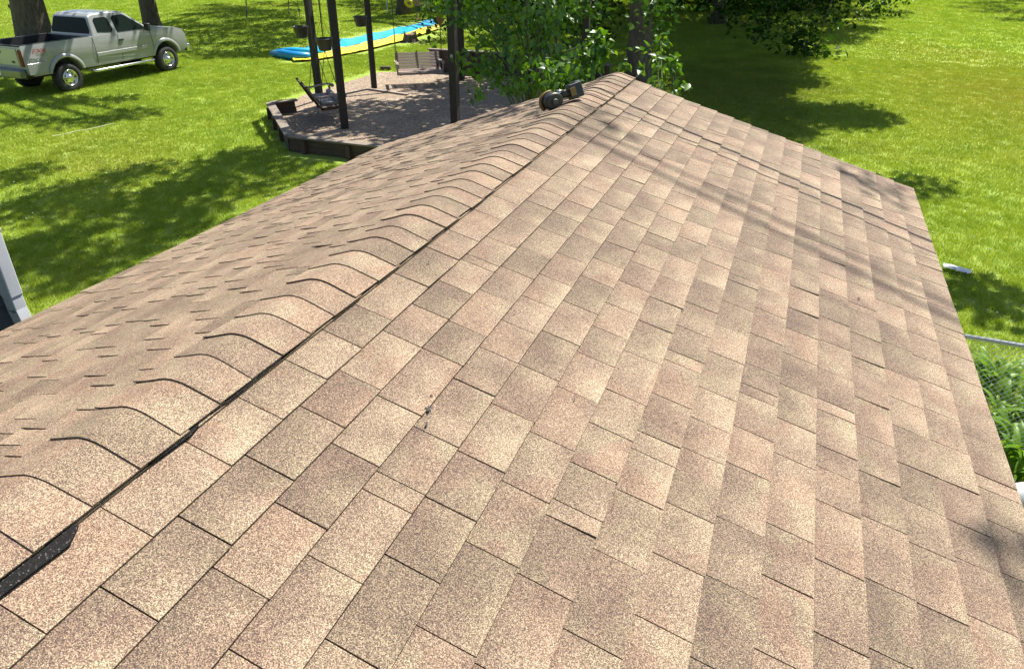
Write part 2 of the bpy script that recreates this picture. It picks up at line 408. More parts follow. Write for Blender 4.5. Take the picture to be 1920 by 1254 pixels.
# deck under the shingles, with drip edges
VR = .15 + NC*EX; 
def P2(side, v, y, h):
    p = AR if side > 0 else AL
    return (RX + side*(v*math.cos(p) + h*math.sin(p)), y, RZ - v*math.sin(p) + h*math.cos(p))
m = MB()
for sd in (1, -1):
    vs = [P2(sd, v, y, h) for h in (-.006, -.03) for y in (Y0+.012, Y1-.012) for v in (0.0, VR-.004)]
    m.add(vs, [(0, 1, 3, 2), (4, 6, 7, 5), (0, 4, 5, 1), (2, 3, 7, 6), (1, 5, 7, 3), (0, 2, 6, 4)])
under(m.build("roof_deck", M_DECK, bld), bld)
m = MB()
for sd in (1, -1):
    a, b = P2(sd, VR+.001, Y0, -.03), P2(sd, VR+.001, Y1, -.03); m.bar(a, b, .008, .05)
    for y in (Y0, Y1-.006):
        a, b = P2(sd, .0, y, -.035), P2(sd, VR, y, -.035); m.bar(a, b, .008, .055)
under(m.build("drip_edge", M_DRIP, bld), bld)
# ridge caps: bent tabs, each near edge lying over the next one nearer
m = MB(); rg = random.Random(9); CE = .1277; u0 = .568 - 29*CE; i = 0
def capP(s, y, h):
    """s runs across the ridge (-.15..+.15 along the slopes), rounded over the top"""
    rr = .05; p = AR if s > 0 else AL; v = abs(s)
    if v < rr:
        k = v/rr; drop = math.sin(p)*rr*(k*k*.5) + 0.0; x = v*math.cos(p*k)
        z = -drop; nx_, nz = math.sin(p*k), math.cos(p*k)
    else:
        x = rr*math.cos(p) + (v-rr)*math.cos(p); z = -math.sin(p)*rr*.5 - (v-rr)*math.sin(p); nx_, nz = math.sin(p), math.cos(p)
    sg = 1 if s > 0 else -1
    return (RX + sg*(x + nx_*h), y, RZ + .004 + z + nz*h)
SS = [-1, -.85, -.7, -.55, -.42, -.32, -.24, -.16, -.08, 0, .08, .16, .24, .32, .42, .55, .7, .85, 1]
while True:
    y = u0 + i*CE; i += 1
    if y > Y1-.02: break
    jl, jr, sk = rg.uniform(-.006, .008), rg.uniform(-.004, .004), rg.uniform(-.008, .008)
    ya = y + rg.uniform(-.006, .006); yb = min(y+CE+.02, Y1+.002)
    hb = .0112 + rg.uniform(-.001, .0022); hf = .0065
    lift = rg.choice((.0, .001, .002, .0035)); rows = []
    for (yy, h) in ((ya, hb), (ya, hb-.0047), (yb, hf), (yb, hf-.005)):
        row = []
        for s_ in SS:
            wd = (.155+jl) if s_ < 0 else (.151+jr)
            bul = (lift if s_ == -1 else lift*.35 if s_ == -.85 else 0) if yy == ya else 0
            row.append(capP(s_*wd, yy + sk*s_*(1 if yy == ya else 0), h+bul))
        rows.append(row)
    ns = len(SS); vs = sum(rows, []); fs = []
    for q in range(ns-1):
        fs += [(2*ns+q, 2*ns+q+1, q+1, q), (q, q+1, ns+q+1, ns+q), (ns+q, ns+q+1, 3*ns+q+1, 3*ns+q)]
    fs += [(0, ns, 3*ns, 2*ns), (ns-1, 3*ns-1, 4*ns-1, 2*ns-1)]
    m.add(vs, fs)
o = under(m.build("ridge_cap", MSC, bld), bld)
o.data.attributes.new("band", 'FLOAT', 'POINT').data.foreach_set("value", [.5]*len(o.data.vertices))
o.data.polygons.foreach_set("use_smooth", [True]*len(o.data.polygons))
o.data.set_sharp_from_angle(angle=R(40))
# bare asphalt strips showing past the caps' edge
def strip(pts, par):
    m = MB(); top = [P2(1, .15 + k*EX, y, .0115) for k, y in pts]; bot = [P2(1, .15 + k*EX, y, .006) for k, y in pts]; n = len(pts)
    m.add(top+bot, [tuple(range(n))] + [(i, i+n, (i+1) % n+n, (i+1) % n) for i in range(n)]); return m
SL_ = [[(-.1, .36), (-.1, .64), (.06, .655), (.215, .615), (.17, .5), (.13, .36)], [(-.12, .69), (-.12, 1.02), (.0, 1.0), (.05, .97), (.02, .88), (-.04, .78), (-.03, .69)]]
for a in np.arange(1.05, 5.7, .51):
    b_ = a + rg.uniform(.25, .45); kk = rg.uniform(-.05, -.012); SL_.append([(-.12, a), (-.12, b_), (kk, b_), (kk+.012, a+.06), (-.03, a)])
for q in SL_: under(strip(q, bld).build("underlay_strip", M_ASPH, bld), bld)
# tar smudges on the right slope
M_TAR = plain("tar", (.03, .024, .02), .8)
def splat(k, y, r_, sd):
    rg = random.Random(sd); m = MB(); n = 16; ctr = []
    for q in range(n):
        a = 2*math.pi*q/n; rr = r_*rg.uniform(.35, 1.25); ctr.append(P2(1, .15 + k*EX + rr*math.sin(a)*.8, y + rr*math.cos(a), .0105))
    m.add(ctr, [tuple(range(n))]); under(m.build("tar_spot", M_TAR, bld), bld)
for q in ((3.02, 1.418, .013, 1), (3.2, 1.36, .007, 2), (2.9, 1.47, .006, 3), (12.4, 3.43, .012, 4), (9.1, 4.2, .01, 5), (.45, 2.1, .006, 6), (1.9, 1.62, .005, 7), (5.5, 1.75, .006, 8)): splat(*q)
# walls under the roof
m = MB(); zl = RZ-2.15*math.tan(AL); zr = RZ-2.1*math.tan(AR)
a0, a1 = -2.15, 2.1
for y in (Y0+.25, Y1-.25):
    m.add([(RX+a0, y, 0), (RX+a1, y, 0), (RX+a1, y, zr-.05), (RX, y, RZ-.06), (RX+a0, y, zl-.05)], [(0, 1, 2, 3, 4)])
for x, z in ((a0, zl), (a1, zr)):
    m.add([(RX+x, Y0+.25, 0), (RX+x, Y1-.25, 0), (RX+x, Y1-.25, z-.05), (RX+x, Y0+.25, z-.05)], [(0, 1, 2, 3)])
under(m.build("wall", M_SIDE, bld), bld)
for sd in (1, -1):
    m = MB(); a, b = P2(sd, VR-.02, Y0+.03, -.11), P2(sd, VR-.02, Y1-.03, -.11); m.bar(a, b, .02, .13)
    under(m.build("fascia_board", M_WHITE, bld), bld)
# ------------------------------------------------------------------ pergola ring with posts
PC = Vector((-8.5, 16.95, 0)); PR = 3.52
PV = [Vector((PC.x + PR*math.cos(R(22.5+45*k)), PC.y + PR*math.sin(R(22.5+45*k)), 0)) for k in range(8)]
PV[5] = Vector((-9.88, 13.95, 0)); PV[6] = Vector((-7.02, 14.15, 0)); PV[2] = Vector((-9.86, 20.45, 0))
PZ = 3.15
pg = thing("pergola", "eight sided dark timber pergola standing on the gravel with hanging swings", "pergola", PC)
def loc(p, root): return Vector(p) - root.location
for k, p in enumerate(PV):
    wd = .17 if k in (5, 6, 0, 7) else .15
    m = MB(); m.box(loc(p, pg) + Vector((0, 0, PZ/2)), (wd, wd, PZ), R(45*k)); m.build("post", M_POST, pg, bevel=.006)
for k in range(8):
    a, b = loc(PV[k], pg), loc(PV[(k+1) % 8], pg); z = Vector((0, 0, PZ+.1))
    m = MB(); m.bar(a+z, b+z, .07, .2); m.build("beam", M_POST, pg)

# ------------------------------------------------------------------ bench swings (local: +X is the sitting direction, Y the length)
def make_swing(name, label, L=1.42, tone=None, chain_z=2.75):
    t = thing(name, label, "porch swing", group="bench swings hung inside the pergola")
    mw = tone or M_WGREY
    m = MB(); tilt = R(31)
    bx, bz = -.24, .40
    for i in range(6):                       # back slats on a reclined plane
        s_ = .07 + i*.092; m.box((bx - s_*math.sin(tilt), 0, bz + s_*math.cos(tilt)), (.02, L, .078), mat=Matrix.Rotation(-tilt, 3, 'Y'))
    m.build("backrest", mw, t, bevel=.003)
    m = MB()
    for i in range(5):
        m.box((-.19 + i*.1, 0, .42 + .012*abs(i-2)), (.085, L, .02))
    m.box((.30, 0, .40), (.02, L, .07)); m.build("seat", mw, t, bevel=.003)
    m = MB()
    for y in (-L/2+.07, 0, L/2-.07):
        m.bar((-.24, y, .36), (.30, y, .385), .035, .07); m.bar((-.22, y, .34), (bx-.62*math.sin(tilt), y, bz+.62*math.cos(tilt)), .035, .06, (1, 0, 0))
    m.build("frame", M_WBRN, t)
    for sd in (-1, 1):
        y = sd*(L/2+.01); m = MB()
        pts = [(-.40, .68), (-.30, .665), (-.15, .67), (.05, .70), (.2, .715), (.30, .70), (.33, .665)]
        for (x0_, z0_), (x1_, z1_) in zip(pts, pts[1:]): m.bar((x0_-.002, y, z0_), (x1_+.002, y, z1_), .085, .03)
        m.build("armrest", mw, t)
        m = MB(); m.bar((.24, y, .37), (.26, y, .69), .045, .04, (1, 0, 0)); m.lathe([(.0, -.022), (.045, -.022), (.045, .022), (.0, .022)], 14, Matrix.Translation((.33, y, .665)) @ Matrix.Rotation(R(90), 4, 'X')); m.build("arm_support", mw, t)
        m = MB(); top = (-.03, y, 1.75)
        m.tube([(.28, y, .40), top], .009, 5); m.tube([(-.30, y, .42), top], .009, 5); m.tube([top, (-.03, y, chain_z)], .014, 6)
        m.build("chain", M_CHAIN, t)
    return t
def put(o, k, inset, dz=0.0, turn=0):
    mid = (PV[k] + PV[(k+1) % 8])/2; d = (PC-mid); d.z = 0; d.normalize()
    o.location = mid + d*inset + Vector((0, 0, dz)); o.rotation_euler[2] = math.atan2(d.y, d.x)+turn
sw = make_swing("porch_swing", "grey slatted porch swing seen from the side behind the nearest pergola post", 1.35, None, 2.9); put(sw, 4, -.1, .02, R(4))
sw2 = copy_tree(sw); sw2['label'] = "sunlit grey slatted porch swing facing the roof, beside the brown timber wall"; put(sw2, 2, .12, .02, R(-8))
sw3 = copy_tree(sw); sw3['label'] = "shaded porch swing half hidden behind the mulberry leaves"; put(sw3, 0, -.05, 0, R(3))
# seat cushion roll on the first swing
m = MB(); m.box((.0, 0, .48), (.44, 1.2, .07)); m.lathe([(0, -.6), (.06, -.6), (.075, -.5), (.075, .5), (.06, .6), (0, .6)], 14, Matrix.Translation((.19, 0, .545)) @ Matrix.Rotation(R(90), 4, 'X'))
cu = m.build("seat_cushion", plain("grey_cushion", (.2, .195, .19), .9), None, bevel=.02); cu.location = sw.location; cu.rotation_euler = sw.rotation_euler
tag(cu, "thin grey cushion with rolled front lying on the side-on porch swing", "cushion")

# ------------------------------------------------------------------ hanging planters
def make_pot(label):
    t = thing("hanging_planter", label, "hanging pot", group="dark pots hanging from the pergola")
    m = MB(); m.lathe([(0, 0), (.098, 0), (.108, .01), (.148, .205), (.158, .208), (.158, .228), (.142, .228), (.138, .19), (0, .185)], 26); m.build("pot", M_POT, t, smooth=True)
    for k in range(3):
        a = 2*math.pi*k/3; m = MB(); m.tube([(.15*math.cos(a), .15*math.sin(a), .225), (0, 0, .62)], .003, 4); m.build("hanger_wire", M_CHAIN, t)
    m = MB(); m.tube([(0, 0, .62), (0, 0, 1.1)], .004, 5); m.build("hook", M_CHAIN, t)
    return t
pt = make_pot("dark hanging pot left of all the pergola posts"); pt.location = at(566, 71, 16.4); pt.scale = (1.2, 1.2, 1.1)
for (x, y, d, lb) in ((610, 95, 15.0, "dark hanging pot between the two leftmost pergola posts, above the blue slide"), (677, 50, 18.4, "dark hanging pot partly behind the pergola post beside the yellow lane")):
    o = copy_tree(pt); o.location = at(x, y, d); o['label'] = lb
# brown bird feeder beside the right-hand post, with its cord
t = thing("bird_feeder", "brown teardrop bird feeder hanging left of the post with the small plate", "bird feeder", at(825, 50, 15.5))
m = MB(); m.lathe([(0, 0), (.03, .03), (.06, .1), (.072, .17), (.06, .24), (.03, .29), (0, .30)], 16); m.build("body", plain("rust_clay", (.22, .10, .045), .7), t, smooth=True)
m = MB(); m.tube([(0, 0, .3), (0, 0, 1.1)], .004, 5); m.build("cord", M_CHAIN, t)
# small plate on the post
sg = MB(); sg.box((0, 0, 0), (.012, .055, .1)); 
s_ = sg.build("post_plate", plain("grey_plate", (.32, .36, .38), .4, .3), None, bevel=.003); d_ = (EYE-PV[6]); a_ = R(270)
s_.location = PV[6] + Vector((0, -.083, 1.83)); s_.rotation_euler = (0, 0, a_); tag(s_, "small grey thermometer plate fixed on the dark post nearest the roof", "plate")

# ------------------------------------------------------------------ timber edging round the gravel
def edging(label, pts, h, th, mb, mc, capw=.2, name="timber_border"):
    c = Vector((*pts[0], 0)); t = thing(name, label, "timber wall", c)
    for i in range(len(pts)-1):
        a = Vector((*pts[i], 0))-c; b = Vector((*pts[i+1], 0))-c; d = (b-a).normalized()
        m = MB(); nb = max(2, round(h/.15)); hh = h/nb
        for k in range(nb): m.bar(a + Vector((0, 0, hh*(k+.5))) + d*(.02*(k % 2)), b + Vector((0, 0, hh*(k+.5))) - d*(.02*((k+1) % 2)), th + .006*(k % 2), hh-.008)
        m.build("boards", mb, t)
        m = MB(); m.bar(a+Vector((0, 0, h+.021))+d*(.0 if i else -.05), b+Vector((0, 0, h+.021))+d*.05 - d*(.07 if i+1 < len(pts)-1 else 0), capw, .04); m.build("cap_board", mc, t, bevel=.004)
        L = (b-a).length
        for q in np.arange(.4, L-.2, 1.1):
            sd = d.cross(Vector((0, 0, 1))); m = MB(); p = a+d*q+sd*(th/2+.045); m.box(p+Vector((0, 0, h*.5-.01)), (.09, .08, h-.02), math.atan2(d.y, d.x)); m.build("stake", mb, t)
    return t
edging("low dark brown timber wall round the near left of the gravel", [(-12.05, 14.95), (-12.42, 14.42), (-9.92, 11.98), (-6.9, 12.05), (-4.0, 14.7), (-3.9, 17.4)], .31, .1, M_WBRN, M_CAPB)
edging("taller brown timber wall with pale cap behind the sunlit swing", [(-11.5, 21.45), (-6.3, 21.75), (-5.2, 20.7)], .72, .1, M_WBRN, M_CAPB, .19)
# a loose plank and block at the gravel's far edge
m = MB(); m.bar((-11.75, 18.0, .06), (-10.3, 17.75, .06), .1, .05); tag(m.build("loose_plank", M_WGREY), "weathered plank lying on the gravel at the foot of a pergola post", "plank")
m = MB(); a_ = gnd(723, 132); m.box(a_+Vector((0, 0, .09)), (.34, .16, .07), R(20)); m.box(a_+Vector((.1, .06, .03)), (.12, .1, .06), R(50)); m.box(a_+Vector((-.12, -.02, .03)), (.1, .1, .06), R(10))
tag(m.build("timber_offcut", M_WBRN), "small heap of timber offcuts at the edge of the gravel by the swing", "timber")

# ------------------------------------------------------------------ fence, bag, litter on the right
t = thing("chain_link_fence", "galvanised chain link fence running right from the garage corner", "fence", (.62, 6.17, 0))
m = MB(); m.tube([(0, 0, 1.21), (7.0, .0, 1.21)], .021, 10); m.build("top_rail", M_PLATE, t, smooth=True)
for x in (0.03, 2.9, 5.8):
    m = MB(); m.tube([(x, .0, 0), (x, .0, 1.25)], .028, 10); m.build("post", M_PLATE, t, smooth=True)
def zigzag(ph):
    pts = []; z = 0.03; 
    return pts
m = MB(); step = .054
nw = int(6.4/step)
for i in range(nw):
    for sgn in (1, -1):
        x = .05 + i*step; zt, zb = 1.245, .04; k = (zt-zb)
        x1 = x + sgn*k
        # clip the diagonal wire to the bay
        xa, za, xb, zb2 = x, zb, x1, zt
        lo_, hi_ = .05, 6.4
        if xb > hi_: zb2 = zb + (hi_-x); xb = hi_
        if xb < lo_: zb2 = zb + (x-lo_); xb = lo_
        m.tube([(xa, sgn*.003, za), (xb, sgn*.003, zb2)], .0019, 3, cap=False)
m.build("wire_mesh", M_WIRE, t)
# crumpled plastic on the grass
def crumple(name, c, w_, l_, h_, rz, mat, label, cat, seed, n=14):
    rg = np.random.RandomState(seed); g = rg.rand(n, n); vs = []
    for j in range(n):
        for i in range(n):
            u, v = i/(n-1)-.5, j/(n-1)-.5; ed = 1 - max(abs(u), abs(v))*1.7
            vs.append((u*w_*(1+.25*(g[j, i]-.5)) , v*l_*(1+.25*(g[i, j]-.5)), max(.004, h_*(.25+ed)*(.4+g[j, i]))))
    m = MB(); m.add(vs, [(j*n+i, j*n+i+1, (j+1)*n+i+1, (j+1)*n+i) for j in range(n-1) for i in range(n-1)])
    o = m.build(name, mat, None); o.location = c; o.rotation_euler = (0, 0, rz)
    sm = o.modifiers.new("thick", 'SOLIDIFY'); sm.thickness = .004
    return tag(o, label, cat)
M_FOIL = plain("silver_plastic", (.55, .57, .6), .6, 0, .2, 14)
crumple("plastic_sheet", gnd(1791, 511)+Vector((0, 0, .05)), .34, .15, .035, R(-18), M_FOIL, "crumpled silver plastic sheet lying on the grass beside the roof's right edge", "litter", 4, 8)
t = thing("plastic_bag", "white plastic bag with dark marks showing past the roof's right eave", "bag", (1.35, 3.05, 1.55))
m = MB(); prof = [(0, -.02), (.16, 0), (.2, .08), (.21, .22), (.19, .34), (.12, .42), (.05, .46), (0, .47)]
m.lathe(prof, 18); o = m.build("bag_body", plain("white_plastic", (.62, .63, .64), .35, 0, .04), t, smooth=True)
for v in o.data.vertices: v.co += Vector((rng.uniform(-.014, .014), rng.uniform(-.014, .014), rng.uniform(-.01, .01)))
t.location = (2.3, 5.3, 0.02)

# ------------------------------------------------------------------ house wall with downspout on the left
dp = at(31, 560, 4.62)
hx, hy = dp.x-.045, dp.y+.02
hs = thing("house", "dark grey sided house wall at the left edge with a white downspout", "house", (hx-4, hy-5, 0))
m = MB(); o = hs.location
for k in range(30):                          # lapped siding, each course leaning out at its foot
    z = .3+k*.18
    for (a, b, nrm) in (((hx, hy-9.9), (hx, hy-.02), (1, 0)), ((hx-.02, hy), (hx-7.9, hy), (0, 1))):
        n_ = Vector((nrm[0], nrm[1], 0)); A, B = Vector((*a, z))-o, Vector((*b, z))-o; up = Vector((0, 0, .18))
        m.add([A+n_*.018, B+n_*.018, B+up, A+up, A-n_*.03, B-n_*.03], [(0, 1, 2, 3), (0, 4, 5, 1)])
m.build("siding", plain("grey_siding", (.105, .112, .12), .6, 0, .1), hs)
m = MB(); m.box(Vector((hx-4, hy-5, .15))-o, (7.9, 9.8, .3)); m.build("foundation", plain("concrete", (.3, .29, .27), .9), hs)
m = MB(); z = 5.7
m.add([Vector(p)-o for p in ((hx+.4, hy+.4, z), (hx+.4, hy-10.4, z), (hx-4, hy-10.4, z+1.6), (hx-4, hy+.4, z+1.6), (hx-8.4, hy+.4, z), (hx-8.4, hy-10.4, z))], [(0, 1, 2, 3), (3, 2, 5, 4)])
o_ = m.build("roof", MS, hs); o_.data.attributes.new("band", 'FLOAT', 'POINT').data.foreach_set("value", [.5]*len(o_.data.vertices))
for gy in (hy, hy-10):
    m = MB(); m.add([Vector(p)-o for p in ((hx+.3, gy, z), (hx-4, gy, z+1.55), (hx-8.3, gy, z))], [(0, 1, 2)]); m.build("gable", M_SIDE, hs)
m = MB(); D = dp - o
for a, b in ((2.02-H+H, 5.6),):
    pass
def tz(z): return Vector((D.x+.02, D.y-.03, z))
m.box(tz((2.16+5.6)/2), (.10, .085, 5.6-2.16))
m.box(tz(2.62), (.108, .092, .03))
ds = m.build("downspout", M_WHITE, hs, bevel=.008)
m = MB(); q = tz(2.17)
pts = [q, q+Vector((.003, .0, -.10)), q+Vector((.02, -.0, -.2)), q+Vector((.06, .0, -.32))]
for a, b in zip(pts, pts[1:]): m.bar(a, b + (b-a).normalized()*.02, .09, .078, (0, 1, 0))
m.build("elbow", M_WHITE, ds, bevel=.006)
for k in range(10):
    m = MB(); z = 1.35+k*.18; m.box(Vector((D.x-.06, D.y-.135, z)), (.03, .035, .11)); m.build("siding_end_cap", M_WHITE, hs)

# ------------------------------------------------------------------ stump, slide, figure
p = gnd(769, 79); t = thing("tree_stump", "grey tree stump in the grass behind the sunlit swing", "stump", p)
m = MB(); prof = [(.40, -.02), (.33, .05), (.27, .16), (.25, .30), (.24, .34)]; n = 18
for j, (r_, z) in enumerate(prof):
    for k in range(n):
        a = 2*math.pi*k/n; rr = r_*(1+.16*math.sin(3*a+1)+.08*math.sin(7*a)+rng.uniform(-.06, .06)); m.v.append((rr*math.cos(a), rr*math.sin(a), z+(.08*math.sin(2*a)+.05*math.sin(5*a) if j == 4 else 0)))
for j in range(4): m.f += [(j*n+k, j*n+(k+1) % n, (j+1)*n+(k+1) % n, (j+1)*n+k) for k in range(n)]
m.build("bark", M_BARK, t)
m = MB(); m.v = [(.92*x, .92*y, z) for x, y, z in t.children[0].data.vertices and [tuple(v.co) for v in t.children[0].data.vertices][4*n:]]; m.f = [tuple(range(n))]
m.build("cut_face", plain("cut_wood", (.24, .17, .12), .9, 0, .3, 20), t)
up_, md_, lo_ = [(535, 104), (588, 92), (620, 84), (690, 69), (760, 54), (824, 36)], [(545, 110), (588, 104), (620, 98), (690, 83), (760, 66), (824, 47)], [(552, 118), (588, 116), (620, 111), (690, 96), (760, 78.5), (824, 57)]
U, MD, LO = [gnd(*q) for q in up_], [gnd(*q) for q in md_], [gnd(*q) for q in lo_]
root = MD[0].copy(); sl_ = thing("water_slide", "long inflatable lawn water slide with a blue lane and a yellow lane", "water slide", root)
def lane(A, B, name, mat, sd, puff):
    m = MB(); nx = 8; ny = 60; rg = random.Random(sd); rows = []
    for j in range(ny+1):
        f = j/ny*(len(A)-1); i = min(int(f), len(A)-2); k = f-i
        a = A[i].lerp(A[i+1], k); b = B[i].lerp(B[i+1], k); row = []
        for q in range(nx+1):
            s = q/nx; z = .07 + puff*abs(math.sin(math.pi*s))*(.6+.4*math.sin(j*.9+sd)) + rg.uniform(0, .02)
            if q == 0: z += .05*max(0, math.sin(j*.7+sd))
            row.append(a.lerp(b, s) + Vector((rg.uniform(-.02, .02), rg.uniform(-.02, .02), z)) - root)
        rows += row
    m.add(rows, [(j*(nx+1)+q, j*(nx+1)+q+1, (j+1)*(nx+1)+q+1, (j+1)*(nx+1)+q) for j in range(ny) for q in range(nx)])
    return m.build(name, mat, sl_, smooth=True)
M_BLUE = plain("blue_vinyl", (.008, .33, .62), .35, 0, .12, 2); M_YEL = plain("yellow_vinyl", (.68, .53, .02), .35, 0, .06, 2); M_DBLU = plain("deep_blue_vinyl", (.008, .20, .46), .35, 0, .15, 3)
mid1 = [a.lerp(b, .97) for a, b in zip(U, MD)]; mid2 = [a.lerp(b, .03) for a, b in zip(MD, LO)]
lane(U, mid1, "blue_lane", M_BLUE, 1, .06); lane(mid2, LO, "yellow_lane", M_YEL, 2, .03)
e = [gnd(*q) for q in ((511, 107), (530, 110), (552, 113), (575, 113.5), (592, 110))]
m = MB(); m.tube([p_ - root + Vector((0, 0, z)) for p_, z in zip(e, (.13, .16, .15, .14, .08))], [.1, .17, .155, .15, .07], 14); m.build("inflated_end", M_DBLU, sl_, smooth=True)
e2 = [gnd(*q) for q in ((520, 105.5), (550, 106), (580, 107), (610, 103))]
m = MB(); m.tube([p_ - root + Vector((0, 0, z)) for p_, z in zip(e2, (.2, .2, .19, .1))], [.07, .13, .12, .06], 12); m.build("inflated_rim", M_BLUE, sl_, smooth=True)

def skin(name, V, E_, RAD, mat, parent, sub=2, root_i=0):
    me = bpy.data.meshes.new(name); me.from_pydata([Vector(v) for v in V], E_, []); me.update()
    o = bpy.data.objects.new(name, me); COL.objects.link(o)
    md = o.modifiers.new("skin", 'SKIN'); o.modifiers.new("sub", 'SUBSURF').levels = sub; o.modifiers["sub"].render_levels = sub
    for i, r_ in enumerate(RAD):
        d = me.skin_vertices[0].data[i]; d.radius = r_ if isinstance(r_, tuple) else (r_, r_); d.use_root = (i == root_i)
    dg = bpy.context.evaluated_depsgraph_get(); em = bpy.data.meshes.new_from_object(o.evaluated_get(dg)); bpy.data.objects.remove(o); bpy.data.meshes.remove(me)
    em.name = name; em.materials.clear(); return link(name, em, mat, parent, True)
M_SKIN = plain("skin", (.36, .21, .14), .5, 0, .08)
pp = gnd(785, 40); k_ = 1.36/1.75
t = thing("person", "child in dark green shorts standing on the slide carrying a yellow float", "person", pp + Vector((0, 0, .03)), R(-20))
B = {'pel': (0, 0, .9), 'spi': (.0, 0, 1.1), 'che': (.02, 0, 1.3), 'nec': (.03, 0, 1.47), 'hb': (.045, 0, 1.55), 'hd': (.05, 0, 1.66), 'ht': (.045, 0, 1.74),
 'hl': (0, .1, .86), 'kl': (.1, .11, .48), 'al': (-.02, .12, .09), 'tl': (.14, .13, .03), 'hr': (0, -.1, .86), 'kr': (.02, -.11, .48), 'ar': (-.1, -.11, .09), 'tr': (.06, -.12, .03),
 'sl': (.02, .18, 1.4), 'el': (.02, .27, 1.15), 'wl': (.18, .27, .98), 'fl': (.26, .26, .94), 'sr': (.02, -.18, 1.4), 'er': (-.06, -.26, 1.16), 'wr': (.02, -.32, .95), 'fr': (.03, -.33, .86)}
nm = list(B); ix = {q: i for i, q in enumerate(nm)}
ED = [('pel', 'spi'), ('spi', 'che'), ('che', 'nec'), ('nec', 'hb'), ('hb', 'hd'), ('hd', 'ht'), ('pel', 'hl'), ('hl', 'kl'), ('kl', 'al'), ('al', 'tl'), ('pel', 'hr'), ('hr', 'kr'), ('kr', 'ar'), ('ar', 'tr'), ('che', 'sl'), ('sl', 'el'), ('el', 'wl'), ('wl', 'fl'), ('che', 'sr'), ('sr', 'er'), ('er', 'wr'), ('wr', 'fr')]
RD = dict(pel=(.13, .1), spi=(.12, .09), che=(.15, .1), nec=.05, hb=.07, hd=.095, ht=.06, hl=.09, kl=.058, al=.04, tl=.035, hr=.09, kr=.058, ar=.04, tr=.035, sl=.052, el=.04, wl=.03, fl=.035, sr=.052, er=.04, wr=.03, fr=.035)
skin("body", [tuple(c*k_ for c in B[q]) for q in nm], [(ix[a], ix[b]) for a, b in ED], [tuple(c*k_ for c in RD[q]) if isinstance(RD[q], tuple) else RD[q]*k_ for q in nm], M_SKIN, t)
V = [(0, 0, .95), (0, 0, .86), (.01, .105, .8), (.09, .12, .52), (.0, -.105, .8), (.02, -.12, .52)]
skin("shorts", [tuple(c*k_ for c in q) for q in V], [(0, 1), (1, 2), (2, 3), (1, 4), (4, 5)], [(.145*k_, .115*k_), (.15*k_, .12*k_), .115*k_, .095*k_, .115*k_, .095*k_], plain("green_cloth", (.05, .085, .02), .9), t)
m = MB(); m.lathe([(0, .1), (.07, .085), (.105, .02), (.108, -.05), (.085, -.06)], 16, Matrix.Translation((.035*k_, 0, 1.67*k_))); m.build("hair", plain("brown_hair", (.09, .05, .025), .8), t, smooth=True)
fl = MB(); 
for k in range(24):
    a = 2*math.pi*k/24
    for j in range(10):
        b = 2*math.pi*j/10; r_ = .2+.085*math.cos(b); fl.v.append((r_*math.cos(a), .085*math.sin(b), r_*math.sin(a)*.8))
fl.f = [(k*10+j, k*10+(j+1) % 10, ((k+1) % 24)*10+(j+1) % 10, ((k+1) % 24)*10+j) for k in range(24) for j in range(10)]
o = fl.build("swim_float", M_YEL, None, smooth=True); o.location = pp + Vector((-.42, -.12, .86)); o.rotation_euler = (R(25), R(20), R(15)); tag(o, "yellow swim ring held at the child's side above the slide", "swim float")
crumple('blue_bag', gnd(940, 88)+Vector((0, 0, .35)), .75, .5, .45, R(30), plain('blue_nylon', (.008, .05, .30), .6), 'crumpled blue bag lying beyond the gravel, glimpsed between the leaves', 'bag', 9)
# garden stakes and lamps far off in the shade
def stick(label, px, top, bot, rad, mat, cat="stake", name="garden_stake"):
    b = gnd(*bot); d = (b-EYE).length; tpt = EYE + ray(*top)*((b-EYE).dot(FW)); t_ = thing(name, label, cat, b)
    m = MB(); m.tube([(0, 0, 0), (tpt-b)*.5+Vector((.01, 0, 0)), tpt-b], [rad, rad*.9, rad*.8], 6); m.build("shaft", mat, t_); return t_
stick("thin dark sapling stem on the far lawn left of the pergola", 0, (538, -30), (542, 26), .03, M_BARK, "sapling", "sapling_stem")
stick("thin dark sapling stem standing in the deep shade behind the truck", 0, (459, -40), (463, 38), .035, M_BARK, "sapling", "sapling_stem")
o_ = stick("pale metal clothes pole in the shade above the slide", 0, (722, -40), (727, 26), .028, M_PLATE, "pole", "clothes_pole")
t = stick("low solar garden lamp on the far lawn left of the pergola", 0, (561, 21), (563, 36), .015, M_CHAIN, "garden lamp", "solar_lamp")
m = MB(); m.lathe([(.02, 0), (.09, .02), (.10, .06), (.03, .09), (0, .09)], 12, Matrix.Translation(((EYE + ray(561, 21)*((gnd(563, 36)-EYE).dot(FW))) - gnd(563, 36)))); m.build("lamp_head", M_POT, t)
# pale cord lying across the lawn
p0, p1 = gnd(98, 260), gnd(216, 236); pts = [p0.lerp(p1, k/8)+Vector((rng.uniform(-.04, .04), rng.uniform(-.04, .04), .05+rng.uniform(0, .01))) for k in range(9)]
m = MB(); m.tube(pts, .006, 5); tag(m.build("twine", plain("pale_twine", (.62, .60, .45), .8)), "pale twine lying across the sunny lawn before the truck", "twine")

